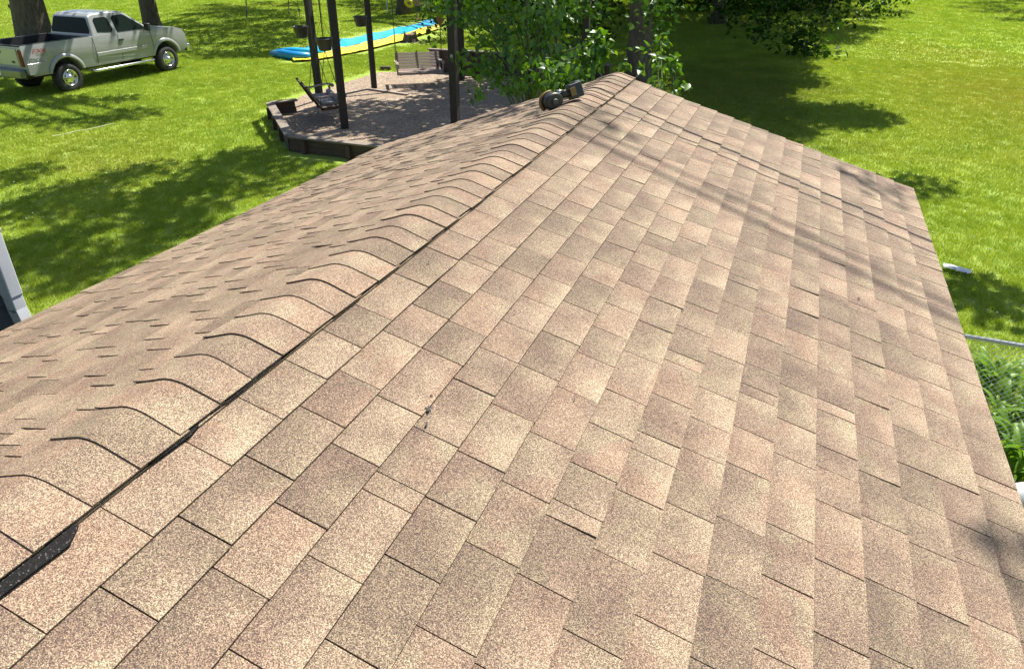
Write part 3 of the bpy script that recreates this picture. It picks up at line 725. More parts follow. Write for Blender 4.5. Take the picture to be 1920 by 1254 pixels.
# ------------------------------------------------------------------ power tool on the left slope
def onL(px, py, h=0.0):
    n_ = Vector((-math.sin(AL), 0, math.cos(AL))); O_ = Vector((RX, 0, RZ)) + n_*h; d = ray(px, py); return EYE + d*(((O_-EYE).dot(n_))/d.dot(n_))
A_, B_ = onL(1034, 201, .035), onL(1080, 183, .035)
tl = thing("cordless_saw", "black and yellow cordless power tool lying on the left slope by the ridge", "power tool", (A_+B_)/2)
ax = (B_-A_); L_ = ax.length; ax.normalize(); nz = Vector((-math.sin(AL), 0, math.cos(AL))); sdv = nz.cross(ax).normalized(); nz = ax.cross(sdv)
MM = Matrix((ax, sdv, nz)).transposed()
tl.rotation_euler = MM.to_euler(); tl.scale = (1, .85, .85)
M_TBLK = plain("black_tool_plastic", (.018, .019, .02), .45); M_TYEL = plain("tool_yellow", (.17, .10, .012), .5, 0, .08); M_TMET = plain("tool_steel", (.4, .41, .42), .3, .8)
h2 = L_/2; TY = Matrix.Rotation(R(90), 4, 'X')
m = MB(); m.lathe([(0, -.05), (.06, -.05), (.07, -.036), (.07, .03), (.06, .042), (0, .042)], 22, Matrix.Translation((-h2+.02, 0, .04)) @ Matrix.Rotation(R(100), 4, 'X')); m.build("motor_housing", M_TBLK, tl, bevel=.004)
m = MB(); m.tube([(-h2+.015+.076*math.cos(R(a)), .03, .042+.076*math.sin(R(a))) for a in range(70, 235, 15)], .012, 8); m.build("blade_guard", M_TYEL, tl, smooth=True)
m = MB(); m.lathe([(0, .058), (.02, .058), (.024, .05), (.024, .04)], 12, Matrix.Translation((-h2+.02, 0, .04)) @ Matrix.Rotation(R(100), 4, 'X')); m.build("arbor_bolt", M_POT, tl)
m = MB(); m.tube([(-h2+.07, 0, .06), (-.03, 0, .055), (.05, .005, .05), (h2-.03, .01, .05)], [.036, .024, .027, .036], 12); m.build("handle", M_TBLK, tl, smooth=True)
m = MB(); m.tube([(-h2+.08, .02, .095), (-.02, .02, .10), (.03, .015, .08)], .010, 8); m.build("guard_rod", M_TMET, tl, smooth=True)
m = MB(); m.box((h2+.005, .0, .055), (.10, .085, .12)); m.box((h2+.03, .0, .11), (.05, .06, .03)); bt = m.build("battery", M_TBLK, tl, bevel=.01)
m = MB(); m.box((h2-.025, -.0445, .055), (.042, .004, .065)); m.build("label_panel", M_TYEL, bt, bevel=.002)
# ------------------------------------------------------------------ pickup truck (local +X forward, origin on the ground under the rear axle)
TR = thing("pickup_truck", "silver four door pickup truck parked on the lawn under the trees", "truck", (-20.74, 14.69, 0), R(88.4))
M_PAINT = MT("silver_paint"); M_PAINT.base(M_PAINT.ramp(M_PAINT.noise(1.4, 4, .6), [(.3, (.27, .28, .272)), (.7, (.31, .318, .31))])); M_PAINT.set(Metallic=.12, Roughness=.38); M_PAINT.b.inputs["Coat Weight"].default_value = .6; M_PAINT.b.inputs["Coat Roughness"].default_value = .08; M_PAINT = M_PAINT.m
M_GLASS = MT("tinted_glass").base((.012, .018, .016)).set(Roughness=.12); M_GLASS.b.inputs["Specular IOR Level"].default_value = .05; M_GLASS = M_GLASS.m
M_TRIM = plain("black_trim", (.02, .021, .022), .55); M_CHR = plain("chrome", (.66, .66, .66), .18, .95, .05); M_RED = plain("red_lens", (.12, .010, .009), .3, 0, .2); M_RED.node_tree.nodes['Principled BSDF'].inputs['Specular IOR Level'].default_value = .15; M_LENS = plain("clear_lens", (.62, .64, .62), .15, .2)
def evalmesh(o, name):
    dg = bpy.context.evaluated_depsgraph_get(); me = bpy.data.meshes.new_from_object(o.evaluated_get(dg)); me.name = name; return me
prof = [(-1.17, .70), (-1.20, .95), (-1.19, 1.40), (-1.14, 1.43), (1.0, 1.43), (2.9, 1.40), (3.55, 1.40), (4.10, 1.36), (4.36, 1.28), (4.47, 1.12), (4.50, .72), (4.30, .58), (-1.0, .60)]
ys = [-1.0, -.985, -.93, -.8, 0, .8, .93, .985, 1.0]
m = MB(); HW = [-.985, -.90, -.6, 0, .6, .90, .985]
prof_n = len(prof)
def yw(z, s):
    k = max(0, (z-1.05))/.38; return s*(.985 - .045*min(1, k)**1.5 - .03*max(0, (.75-z)/.2))
vs = [(x, yw(z, s), z) for s in (-1, 1) for x, z in prof]
m.add(vs, [tuple(range(prof_n)), tuple(reversed(range(prof_n, 2*prof_n)))] + [(i, i+prof_n, (i+1) % prof_n+prof_n, (i+1) % prof_n) for i in range(prof_n)])
bd = m.build("tmp", M_PAINT, None)
# finer side panels need no subdivision: arches and bed are cut with booleans
cut = MB()
for x in (0, 3.6):
    cut.lathe([(0, -1.2), (.50, -1.2), (.50, 1.2), (0, 1.2)], 40, Matrix.Translation((x, 0, .48)) @ Matrix.Rotation(R(90), 4, 'X'))
for x in (0, 3.6): pass
co = cut.build("tmpc", None); cut2 = MB(); cut2.box((-.07, 0, 1.3), (2.06, 1.68, .8)); co2 = cut2.build("tmpd", None)
for c in (co, co2):
    b = bd.modifiers.new("b", 'BOOLEAN'); b.object = c; b.operation = 'DIFFERENCE'; b.solver = 'EXACT'
bv = bd.modifiers.new("bev", 'BEVEL'); bv.width = .035; bv.segments = 3; bv.limit_method = 'ANGLE'; bv.angle_limit = R(40)
me = evalmesh(bd, "body")
for q in (bd, co, co2): bpy.data.objects.remove(q)
me.materials.clear(); body = link("body", me, M_PAINT, TR, True); me.set_sharp_from_angle(angle=R(32))
# inner floor keeps light out of the wheel wells
m = MB(); m.box((1.7, 0, .78), (5.4, 1.3, .3)); m.box((1.7, 0, .55), (5.2, .9, .18)); m.build("chassis", M_TRIM, TR)
m = MB(); X0, X1, Y_, ZB, ZT = -1.095, .955, .835, .92, 1.425
m.add([(X0, -Y_, ZB), (X1, -Y_, ZB), (X1, Y_, ZB), (X0, Y_, ZB), (X0, -Y_, ZT), (X1, -Y_, ZT), (X1, Y_, ZT), (X0, Y_, ZT)], [(0, 1, 2, 3), (0, 4, 5, 1), (1, 5, 6, 2), (2, 6, 7, 3), (3, 7, 4, 0)])
m.build("bed_liner", M_TRIM, TR)
m = MB()
for y in (-.885, .885): m.bar((-1.1, y, 1.437), (.95, y, 1.437), .10, .012)
m.bar((-1.16, -.93, 1.437), (-1.16, .93, 1.437), .06, .012); m.build("bed_rail_cap", M_TRIM, TR)
# cab
CB = [(1.06, 1.40), (3.22, 1.40)]; CT = [(1.20, 1.985), (1.32, 2.03), (2.25, 2.03), (2.42, 1.985)]
def hw(z): return .93 - .20*max(0, min(1, (z-1.40)/.6))**1.15
cp = [(1.06, 1.38), (3.24, 1.38), (2.47, 1.955), (2.30, 2.02), (1.75, 2.04), (1.30, 2.02), (1.17, 1.95)]
m = MB(); n = len(cp); vs = [(x, s*hw(z), z) for s in (-1, 1) for x, z in cp]
m.add(vs, [tuple(range(n)), tuple(reversed(range(n, 2*n)))] + [(i, i+n, (i+1) % n+n, (i+1) % n) for i in range(n)])
cab = m.build("cab", M_PAINT, TR, bevel=.06, seg=3)
def side_poly(poly, name, mat, s, off=.004, th=.012, parent=TR, bev=.0):
    m = MB(); n = len(poly); nv = Vector((0, s*.95, .3)).normalized()
    o_ = [Vector((x, s*hw(z), z)) + nv*off for x, z in poly]; i_ = [p - nv*th for p in o_]
    m.add(o_+i_, [tuple(range(n))] + [(i, i+n, (i+1) % n+n, (i+1) % n) for i in range(n)]); return m.build(name, mat, parent)
for s in (-1, 1):
    side_poly([(1.30, 1.52), (1.78, 1.47), (1.84, 1.55), (1.80, 1.85), (1.74, 1.90), (1.38, 1.90), (1.31, 1.84)], "window", M_GLASS, s)
    side_poly([(1.96, 1.45), (2.98, 1.44), (2.92, 1.52), (2.42, 1.89), (2.34, 1.92), (2.02, 1.91), (1.94, 1.85)], "window", M_GLASS, s)
m = MB(); f = lambda x, z, y: (x, y, z)
def quad(name, pts, mat, off, parent=TR, th=.01):
    pts = [Vector(p) for p in pts]; nv = (pts[1]-pts[0]).cross(pts[2]-pts[1]).normalized(); m = MB(); n = len(pts)
    a = [p+nv*off for p in pts]; b = [p-nv*th for p in pts]
    m.add(a+b, [tuple(range(n))] + [(i, i+n, (i+1) % n+n, (i+1) % n) for i in range(n)]); return m.build(name, mat, parent)
zz = lambda z: 1.06 + (z-1.38)/(1.95-1.38)*.11
quad("rear_window", [(zz(1.48), .80, 1.48), (zz(1.48), -.80, 1.48), (zz(1.56), -.82, 1.56), (zz(1.88), -.70, 1.88), (zz(1.92), -.64, 1.92), (zz(1.92), .64, 1.92), (zz(1.88), .70, 1.88), (zz(1.56), .82, 1.56)], M_GLASS, .005)
ws = lambda z: 3.24 - (z-1.38)/(1.955-1.38)*.77
quad("windshield", [(ws(1.44), -.80, 1.44), (ws(1.44), .80, 1.44), (ws(1.9), .68, 1.9), (ws(1.9), -.68, 1.9)], M_GLASS, .005)
# tailgate, lamps, bumper, plate
m = MB(); m.box((-1.199, 0, 1.13), (.03, 1.52, .46)); tg = m.build("tailgate", M_PAINT, TR, bevel=.012)
m = MB(); m.box((-1.219, 0, 1.25), (.012, .26, .07)); m.build("handle", M_TRIM, tg, bevel=.004)
m = MB(); m.lathe([(0, 0), (.075, 0), (.07, .008), (0, .01)], 20, Matrix.Translation((-1.214, -.55, 1.0)) @ Matrix.Rotation(R(-90), 4, 'Y') @ Matrix.Diagonal((.45, 1, 1, 1))); m.build("badge", M_TRIM, tg)
for s in (-1, 1):
    m = MB(); m.prism([(-1.205, .88), (-1.06, .86), (-1.09, 1.30), (-1.205, 1.34)], .06, Matrix.Translation((0, s*(.998) if s > 0 else -.936, 0)) @ Matrix.Rotation(R(90), 4, 'X'))
    for v_i in range(len(m.v)):
        x, y, z = m.v[v_i]; m.v[v_i] = (x, y - s*.028*max(0, (z-1.05)/.3), z)
    m.box((-1.21, s*.90, 1.10), (.03, .13, .42)); m.build("tail_light", M_RED, TR)
m = MB(); m.box((-1.31, 0, .70), (.16, 1.90, .20)); m.box((-1.25, 0, .80), (.18, 1.84, .03)); m.build("rear_bumper", plain("dark_chrome_bumper", (.16, .17, .17), .3, .7), TR, bevel=.02)
m = MB(); m.box((-1.397, 0.0, .73), (.006, .32, .16)); m.build("licence_plate", plain("plate_white", (.45, .48, .54), .4), TR, bevel=.003)
m = MB(); m.box((-1.42, 0, .55), (.25, .07, .06)); m.lathe([(0, 0), (.026, .02), (.026, .05), (0, .06)], 10, Matrix.Translation((-1.52, 0, .58))); m.build("tow_hitch", M_CHR, TR)
m = MB(); m.box((4.56, 0, .66), (.16, 1.92, .24)); m.build("front_bumper", M_CHR, TR, bevel=.03)
m = MB(); m.box((4.49, 0, 1.02), (.05, 1.25, .34)); m.build("grille", M_CHR, TR, bevel=.02)
for s in (-1, 1):
    m = MB(); m.box((4.42, s*.80, 1.02), (.14, .30, .26)); m.build("headlight", M_LENS, TR, bevel=.03)
# doors seams, handle, mirror, mouldings, side step, arches
for s in (-1, 1):
    for pts in ([(1.02, .66), (1.03, 1.40)], [(1.90, .66), (1.90, 1.40)], [(3.12, .70), (3.10, 1.38)]):
        d = MB(); (xa, za), (xb, zb) = pts
        zsn = [za + (zb-za)*k/5 for k in range(6)]
        for k in range(5): d.bar((xa+(xb-xa)*k/5, yw(zsn[k], s)+s*.0005, zsn[k]), (xa+(xb-xa)*(k+1)/5, yw(zsn[k+1], s)+s*.0005, zsn[k+1]), .012 if xa < 1.5 else .007, .006, (0, 1, 0))
        d.build("door_seam", M_TRIM, TR)
    m = MB(); m.bar((1.04, s*.988, .90), (3.05, s*.988, .90), .022, .11); m.build("door_moulding", M_PAINT, TR, bevel=.009)
    m = MB(); m.box((1.99, s*.972, 1.22), (.16, .025, .055)); m.build("door_handle", M_TRIM, TR, bevel=.006)
    m = MB(); m.box((2.92, s*1.10, 1.50), (.10, .20, .22)); m.bar((2.95, s*.92, 1.46), (2.95, s*1.04, 1.47), .05, .05); m.build("mirror", M_TRIM, TR, bevel=.02)
    m = MB(); m.tube([(.75, s*.94, .50), (.85, s*1.03, .47), (2.95, s*1.03, .47), (3.05, s*.94, .50)], .042, 12); m.build("side_step", M_CHR, TR, smooth=True)
    for x in (0, 3.6):
        m = MB(); na = 26; ring = []
        for k in range(na+1):
            a = R(13 + 154*k/na); ca, sa = math.cos(a), math.sin(a)
            for rr, dy in ((.495, -.03), (.497, .012), (.51, .020), (.545, .018), (.585, .001), (.60, -.02)):
                z = .48+rr*sa; ring.append((x+rr*ca, yw(min(max(z, .6), 1.3), s)+s*dy, z))
        m.add(ring, [(k*6+j, k*6+j+1, (k+1)*6+j+1, (k+1)*6+j) for k in range(na) for j in range(5)])
        m.build("wheel_arch", M_PAINT, TR, smooth=True)
    m = MB(); m.bar((-1.15, s*.978, .80), (-.60, s*.99, .80), .03, .30); m.build("quarter_panel", M_PAINT, TR, bevel=.012)
# hood creases
m = MB()
for y in (-.42, .42): m.bar((3.3, y, 1.405), (4.15, y*.9, 1.362), .05, .02)
m.build("hood_ridge", M_PAINT, TR, bevel=.008)
# badge lettering on the bed side
fc = bpy.data.curves.new("lettering", 'FONT'); fc.body = "FX4"; fc.size = .18; fc.extrude = .002; fc.shear = .35; fc.align_x = 'CENTER'
fo = bpy.data.objects.new("tmpf", fc); COL.objects.link(fo); me = evalmesh(fo, "badge_lettering"); bpy.data.objects.remove(fo)
me.transform(Matrix.Translation((-.74, -.992, 1.19)) @ Matrix.Rotation(R(90), 4, 'X') @ Matrix.Diagonal((1.35, 1, 1, 1)))
link("badge_lettering", me, plain("decal_red", (.36, .03, .03), .4), TR)
fc = bpy.data.curves.new("lettering2", 'FONT'); fc.body = "OFF ROAD"; fc.size = .055; fc.extrude = .002; fc.shear = .35; fc.align_x = 'CENTER'
fo = bpy.data.objects.new("tmpf", fc); COL.objects.link(fo); me = evalmesh(fo, "badge_lettering"); bpy.data.objects.remove(fo)
me.transform(Matrix.Translation((-.70, -.992, 1.125)) @ Matrix.Rotation(R(90), 4, 'X'))
link("badge_lettering", me, plain("decal_grey", (.10, .10, .10), .4), TR)
# wheels
def wheel(x, s):
    M = Matrix.Translation((x, s*.98, .405)) @ Matrix.Rotation(R(90)*(-s), 4, 'X')
    m = MB(); m.lathe([(.22, -.24), (.30, -.255), (.375, -.245), (.402, -.21), (.405, -.12), (.402, -.04), (.375, -.005), (.30, .006), (.225, -.01), (.215, -.06)], 40, M)
    tb = []
    for k in range(36):
        a = 2*math.pi*k/36
        for zc in (-.19, -.06):
            mm = M @ Matrix.Rotation(a + (.08 if zc < -.1 else 0), 4, 'Z') @ Matrix.Translation((.404, 0, zc)); q = MB(); q.box((0, 0, 0), (.014, .045, .09)); m.add([mm @ Vector(v) for v in q.v], q.f)
    w_ = m.build("wheel", M_BLACK, TR, smooth=True)
    m = MB(); m.lathe([(.225, -.012), (.232, .0), (.222, .006), (.205, -.01), (.195, -.05), (.17, -.055), (.165, -.03), (.12, -.012), (.07, -.02), (.065, .035), (.05, .045), (0, .046)], 36, M); m.build("rim", M_CHR, w_, smooth=True)
    m = MB()
    for k in range(7):
        a = 2*math.pi*k/7; m.lathe([(0, 0), (.026, 0), (.026, .006), (0, .006)], 10, M @ Matrix.Translation((.143*math.cos(a), .143*math.sin(a), -.021)))
    m.build("rim_holes", M_TRIM, w_)
for x in (0, 3.6):
    for s in (-1, 1): wheel(x, s)
# ------------------------------------------------------------------ trees
def leaves(name, C_, n_per, spread, size, mat, parent, seed, droop=.35, flat=.8):
    """many small folded leaves round the cluster centres C_ (world points, given parent's location removed)"""
    rs = np.random.RandomState(seed); C_ = np.array(C_); K = len(C_); n = K*n_per
    c = np.repeat(C_, n_per, 0); d = rs.normal(size=(n, 3)); d /= np.linalg.norm(d, axis=1)[:, None]
    r_ = spread*(rs.rand(n)**.45)[:, None]; p = c + d*r_*np.array([1, 1, flat])
    ax = rs.normal(size=(n, 3)); ax[:, 2] = ax[:, 2]*.5-droop; ax /= np.linalg.norm(ax, axis=1)[:, None]
    nn = rs.normal(size=(n, 3))*.55; nn[:, 2] += 1; sd = np.cross(ax, nn); sd /= np.linalg.norm(sd, axis=1)[:, None]; up = np.cross(sd, ax)
    L = (size*(.6+.8*rs.rand(n)))[:, None]; W = L*.36
    vs = np.stack([p, p+ax*L*.4+sd*W+up*L*.1, p+ax*L-up*L*.12, p+ax*L*.4-sd*W+up*L*.1], 1).reshape(-1, 3)
    i = np.arange(n)*4; f = np.concatenate([np.stack([i, i+1, i+2], 1), np.stack([i, i+2, i+3], 1)])
    return npmesh(name, vs, f, mat, parent)
def ovate(name, C_, n_per, spread, size, mat, parent, seed, droop=.6):
    """broader pointed leaves, eight faces each, for the foliage close by"""
    rs = np.random.RandomState(seed); C_ = np.array(C_); n = len(C_)*n_per
    c = np.repeat(C_, n_per, 0); d = rs.normal(size=(n, 3)); d /= np.linalg.norm(d, axis=1)[:, None]
    p = c + d*(spread*(rs.rand(n)**.5))[:, None]
    ax = rs.normal(size=(n, 3))*.7; ax[:, 2] -= droop; ax /= np.linalg.norm(ax, axis=1)[:, None]
    nn = rs.normal(size=(n, 3))*.6; nn[:, 2] += .8; nn[:, 1] -= .3; sd = np.cross(ax, nn); sd /= np.linalg.norm(sd, axis=1)[:, None]; up = np.cross(sd, ax)
    L = (size*(.45+.85*rs.rand(n)))[:, None]
    prof = [(0, 0), (.18, .20), (.42, .28), (.72, .17), (1.0, 0)]
    rows = []
    for t_, w_ in prof:
        bend = -.16*t_*t_; mid = p + ax*L*t_ + up*L*bend; e = up*L*.10*(w_/.36)
        rows += [mid - sd*L*w_ + e, mid, mid + sd*L*w_ + e]
    vs = np.stack(rows, 1).reshape(-1, 3); fs = []; i = np.arange(n)*15
    for k in range(4):
        a = 3*k
        for q in (0, 1): fs.append(np.stack([i+a+q, i+a+q+1, i+a+3+q+1, i+a+3+q], 1))
    return npmesh(name, vs, np.concatenate(fs), mat, parent)
def trunk(base, pts, rads, limbs, parent, mat=M_BARK):
    m = MB(); P = [Vector(p) for p in pts]; m.tube(P, rads, 14)
    rg = random.Random(len(limbs)+int(abs(base[0])*10))
    for tgt, frac, r0 in limbs:
        k = frac*(len(P)-1); i = min(int(k), len(P)-2); a = P[i].lerp(P[i+1], k-i); b = Vector(tgt)
        q = []; 
        for j in range(5):
            s = j/4; q.append(a.lerp(b, s) + Vector((rg.uniform(-.25, .25), rg.uniform(-.25, .25), .9*math.sin(math.pi*s)*min(1, (b-a).length/6)))*(1 if 0 < j < 4 else 0))
        m.tube(q, [r0*(1-.8*j/4) for j in range(5)], 8)
    o = m.build("trunk", mat, parent, smooth=True)
    for v in o.data.vertices:
        v.co += Vector((rng.uniform(-1, 1), rng.uniform(-1, 1), 0))*.015
    return o
SHIFT = Vector((SD.x/SD.z, SD.y/SD.z, 0))    # how far the sun is sideways per metre of height
def onplane(q, O_, n_):
    d = ray(*q); return EYE + d*(((O_-EYE).dot(n_))/d.dot(n_))
def roof_shade(polys, side, step, zlo, zhi, seed):
    p = AR if side > 0 else AL; n_ = Vector((side*math.sin(p), 0, math.cos(p))); rg = random.Random(seed); out = []
    for poly, dens in polys:
        G_ = [onplane(q, Vector((RX, 0, RZ)), n_) for q in poly]; P = [(g.x, g.y) for g in G_]
        x0_, x1_ = min(g[0] for g in P), max(g[0] for g in P); y0_, y1_ = min(g[1] for g in P), max(g[1] for g in P)
        for k in range(int((x1_-x0_)*(y1_-y0_)/step**2)+1):
            x, y = rg.uniform(x0_, x1_), rg.uniform(y0_, y1_)
            if inpoly(x, y, P) and rg.random() < dens:
                z = rg.uniform(zlo, zhi); zr_ = RZ - abs(x-RX)*math.tan(p); out.append(Vector((x, y, zr_)) + SHIFT*z + Vector((0, 0, z)))
    return out
def shade_centres(polys, step, zlo, zhi, seed, keep=1.0, z0=0.0):
    """crown clusters standing up-sun of the shaded ground they cause"""
    rg = random.Random(seed); out = []
    for poly, dens in polys:
        G_ = [gnd(*q) for q in poly]; P = [(g.x, g.y) for g in G_]
        x0_, x1_ = min(p[0] for p in P), max(p[0] for p in P); y0_, y1_ = min(p[1] for p in P), max(p[1] for p in P)
        x = x0_
        while x < x1_:
            y = y0_
            while y < y1_:
                px, py = x+rg.uniform(-.5, .5)*step, y+rg.uniform(-.5, .5)*step
                if inpoly(px, py, P) and rg.random() < dens*keep:
                    z = rg.uniform(zlo, zhi); out.append(Vector((px, py, 0)) + SHIFT*z + Vector((0, 0, z)))
                y += step
            x += step
    return out
def tree(name, label, cat, base, pts, rads, cl, n_per, spread, size, seed, nl=12, mat=M_LEAF, group=None, limbs=True):
    t = thing(name, label, cat, base, 0, group); b = Vector(base)
    cl = [c-b for c in cl]; rg = random.Random(seed)
    lm = []
    if limbs and cl:
        top = Vector(pts[-1])
        for c in rg.sample(cl, min(nl, len(cl))): lm.append((c, rg.uniform(.55, .98), rads[-1]*rg.uniform(.5, .8)))
    trunk(base, pts, rads, lm, t)
    if cl: leaves("crown", [tuple(c) for c in cl], n_per, spread, size, mat, t, seed)
    return t
# the big maple by the gravel, whose crown shades the left lawn, the gravel and the foot of the roof
mb_ = gnd(1192, 166)
S_left = [([(0, 318), (90, 318), (200, 312), (330, 300), (430, 285), (520, 290), (560, 305), (660, 305), (560, 350), (440, 430), (300, 470), (150, 560), (60, 590), (0, 520), (0, 420)], .92)]
S_grav = [([(545, 262), (560, 215), (620, 212), (700, 190), (760, 176), (880, 150), (960, 160), (960, 215), (860, 235), (760, 262), (640, 262)], .9), ([(740, 210), (900, 150), (1000, 150), (1000, 240), (820, 290), (740, 280)], .95), ([(860, 120), (1150, 100), (1180, 150), (1000, 200), (960, 165)], 1.0)]
S_right = [([(1230, 100), (1270, 60), (1400, 40), (1500, 120), (1520, 160), (1440, 175), (1500, 200), (1640, 205), (1690, 212), (1600, 235), (1520, 240), (1470, 265), (1420, 262), (1300, 185)], .95), ([(1640, 330), (1700, 325), (1800, 350), (1730, 380), (1690, 345)], .5), ([(1800, 545), (1860, 530), (1920, 520), (1920, 570), (1850, 595), (1800, 600), (1785, 570)], .6)]
cl = shade_centres(S_left, .95, 7.5, 12.5, 1) + shade_centres(S_grav, .95, 6.5, 11, 2) + shade_centres(S_right, .75, 4.7, 8.5, 3) + shade_centres(S_right[:1], .65, 4.7, 7.5, 83)
cl2 = roof_shade([([(660, 305), (800, 250), (1000, 186), (1120, 150), (1130, 168), (1060, 200), (960, 225), (850, 268), (760, 295)], .9)], -1, .42, 3.5, 5.5, 41)
cl2 += [] if 0 else roof_shade([([(1090, 215), (1130, 205), (1250, 260), (1230, 275)], .8), ([(1640, 328), (1700, 352), (1716, 400), (1660, 385), (1600, 350)], .8)], 1, .3, 8, 11, 42)
cl2 += roof_shade([([(1862, 975), (1925, 1000), (1930, 1100), (1885, 1065)], 1.0)], 1, .13, 8, 11, 45)
tree("maple_tree", "big grey barked maple rising behind the ridge's far end", "tree", mb_,
     [(0, 0, -.1), (.02, 0, .5), (.0, .05, 1.6), (-.06, .05, 2.6), (-.22, .1, 3.6), (-.3, .1, 5.2), (-.2, 0, 7)], [.52, .40, .34, .33, .33, .30, .2], cl, 150, .8, .23, 31, 40)
m = MB(); m.tube([(.05, 0, 1.9), (.2, .1, 2.6), (.42, .15, 3.6), (.6, .2, 5.2), (.7, .2, 6.5)], [.24, .21, .19, .17, .1], 12); m.build('second_stem', M_BARK, S.objects['maple_tree'], smooth=True)
leaves('twig_leaves', [tuple(c-mb_) for c in cl2], 26, .24, .10, M_LEAF, S.objects['maple_tree'], 43)
# old tree and its neighbour beyond the truck
S_truck = [([(0, 168), (60, 205), (150, 222), (310, 200), (300, 215), (190, 238), (60, 246), (0, 240)], .8), ([(60, 190), (200, 186), (370, 145), (330, 165), (230, 190), (120, 205)], .6),
           ([(0, 95), (60, 90), (140, 80), (250, 60), (330, 50), (345, 125), (320, 140), (150, 165), (0, 160)], .52)]
tb_ = gnd(74, 96)
tree("old_shade_tree", "thick trunked tree with a broken branch behind the truck bed", "tree", tb_,
     [(0, 0, -.1), (0, 0, .6), (.1, 0, 1.8), (.3, .05, 3.4), (.4, 0, 5.5), (.5, .1, 7.5)], [.85, .66, .56, .54, .5, .35], shade_centres(S_truck, .95, 6, 10.5, 5), 110, .75, .24, 32, 22)
ot = S.objects["old_shade_tree"]; dpt = (tb_-EYE).dot(FW)
m = MB(); m.tube([at(46, 44, dpt)-tb_, at(30, 25, dpt-.1)-tb_, at(17, 10, dpt-.2)-tb_], [.12, .09, .07], 8); m.build("broken_branch", M_BARK, ot)
S_mid = [([(335, 128), (345, 30), (420, 15), (560, 20), (600, 40), (560, 62), (600, 85), (540, 98), (470, 108), (400, 118)], .85), ([(345, 12), (620, 0), (620, 12), (500, 22), (360, 30)], .55)]
tree("maple_tree", "slimmer trunk standing beyond the truck's hood", "tree", gnd(288, 60), [(0, 0, -.1), (0, 0, .5), (0, 0, 2), (.1, 0, 4.5), (.1, 0, 7)], [.52, .38, .34, .33, .22], shade_centres(S_mid, 1.1, 5, 9.5, 6), 100, .9, .28, 33, 26)
S_top = [([(880, 34), (1275, 15), (1275, 120), (1150, 125), (1000, 112), (900, 80)], .95), ([(690, 5), (760, 0), (830, -8), (1000, -10), (1260, -10), (1270, 60), (1130, 100), (1010, 60), (950, 30), (900, 20), (820, 30), (760, 30), (700, 28)], .95), ([(620, 0), (690, 0), (690, 24), (640, 20)], .6)]
tree("maple_tree", "brown trunk in the shade right behind the child on the slide", "tree", gnd(757, 28), [(0, 0, -.1), (0, 0, .5), (.05, 0, 2), (0, 0, 4.5), (.1, 0, 7)], [.5, .36, .33, .30, .22], shade_centres(S_top, 1.1, 4.7, 8, 7), 110, 1.0, .32, 34, 30)
S_rt = [([(1270, 60), (1250, -12), (1580, -12), (1600, 20), (1560, 45), (1690, 52), (1610, 66), (1560, 90), (1500, 125), (1400, 60)], 1.0), ([(1590, 22), (1700, 25), (1660, 36), (1600, 40)], .6)]
tree("maple_tree", "dark trunk lost in the deep shade beyond the right slope", "tree", gnd(1345, 45), [(0, 0, -.1), (0, 0, .5), (-.05, 0, 2), (0, 0, 4.5), (.1, 0, 7)], [.5, .36, .33, .30, .22], shade_centres(S_rt, 1.0, 4.7, 8, 8), 120, .95, .3, 35, 26)
S_far = [([(1790, -5), (1925, -5), (1925, 46), (1880, 40), (1840, 26), (1800, 14)], .75)]
tree("maple_tree", "tree outside the top right corner shading the far lawn", "tree", gnd(2010, -20), [(0, 0, 0), (0, 0, 2), (0, 0, 5)], [.4, .35, .25], shade_centres(S_far, 1.4, 6, 10, 9), 70, 1.1, .3, 36, 10)
# thick hanging boughs of the trees that dip into view
def boughs(par, spec, n_per, size, seed, mat=M_LEAF, rad=.5):
    o = S.objects[par] if isinstance(par, str) else par; b = o.location; rg = random.Random(seed); C_ = []
    m = MB()
    for (px, py, d, r_) in spec:
        c = at(px, py, d) - b
        for k in range(6): C_.append(tuple(c + Vector((rg.gauss(0, r_*.5), rg.gauss(0, r_*.5), rg.gauss(0, r_*.45)))))
        m.tube([c+Vector((rg.uniform(-.2, .2), 0, -.1)), c+Vector((.1, .2, .8)), c+Vector((.4, .6, 2.2))], [.008, .015, .03], 5)
    leaves("bough", C_, n_per, rad, size, mat, o, seed, .5, .9); m.build("bough_stem", M_BARK, o)
rg = random.Random(90); cl3 = []
for (x, y, d) in [(rg.uniform(830, 1060), rg.uniform(-10, 160), rg.uniform(8, 10)) for k in range(80)]:
    cl3.append(tuple(at(x, y, d) + SD*rg.uniform(5, 9) - mb_))
leaves('upper_bough', cl3, 40, .5, .2, M_LEAF, S.objects['maple_tree'], 44)
boughs("maple_tree", [(1060, 8, 15, .6), (1110, 4, 16, .6), (1040, -15, 13, .6), (1125, -14, 17, .5), (1262, -8, 16, .5), (1232, 8, 14, .25)], 16, .15, 51)
boughs("maple_tree.003", [(1500, 70, 26, 1.0), (1530, 85, 26, .7), (1470, 10, 30, 1.2), (1400, 5, 30, 1.2), (1550, -5, 32, 1.2), (1640, -4, 36, 1.1), (1680, -2, 38, .9), (1440, 40, 28, .9), (1340, 10, 30, 1.2), (1580, 12, 34, 1.0)], 22, .24, 52, rad=.7)
boughs("maple_tree.002", [(870, -5, 30, 1.4), (940, 0, 28, 1.4), (1000, 10, 30, 1.4), (1080, 25, 28, 1.4), (1130, 40, 30, 1.2), (1020, 40, 26, 1.2), (840, 8, 30, 1.0)], 26, .26, 53, rad=.8)
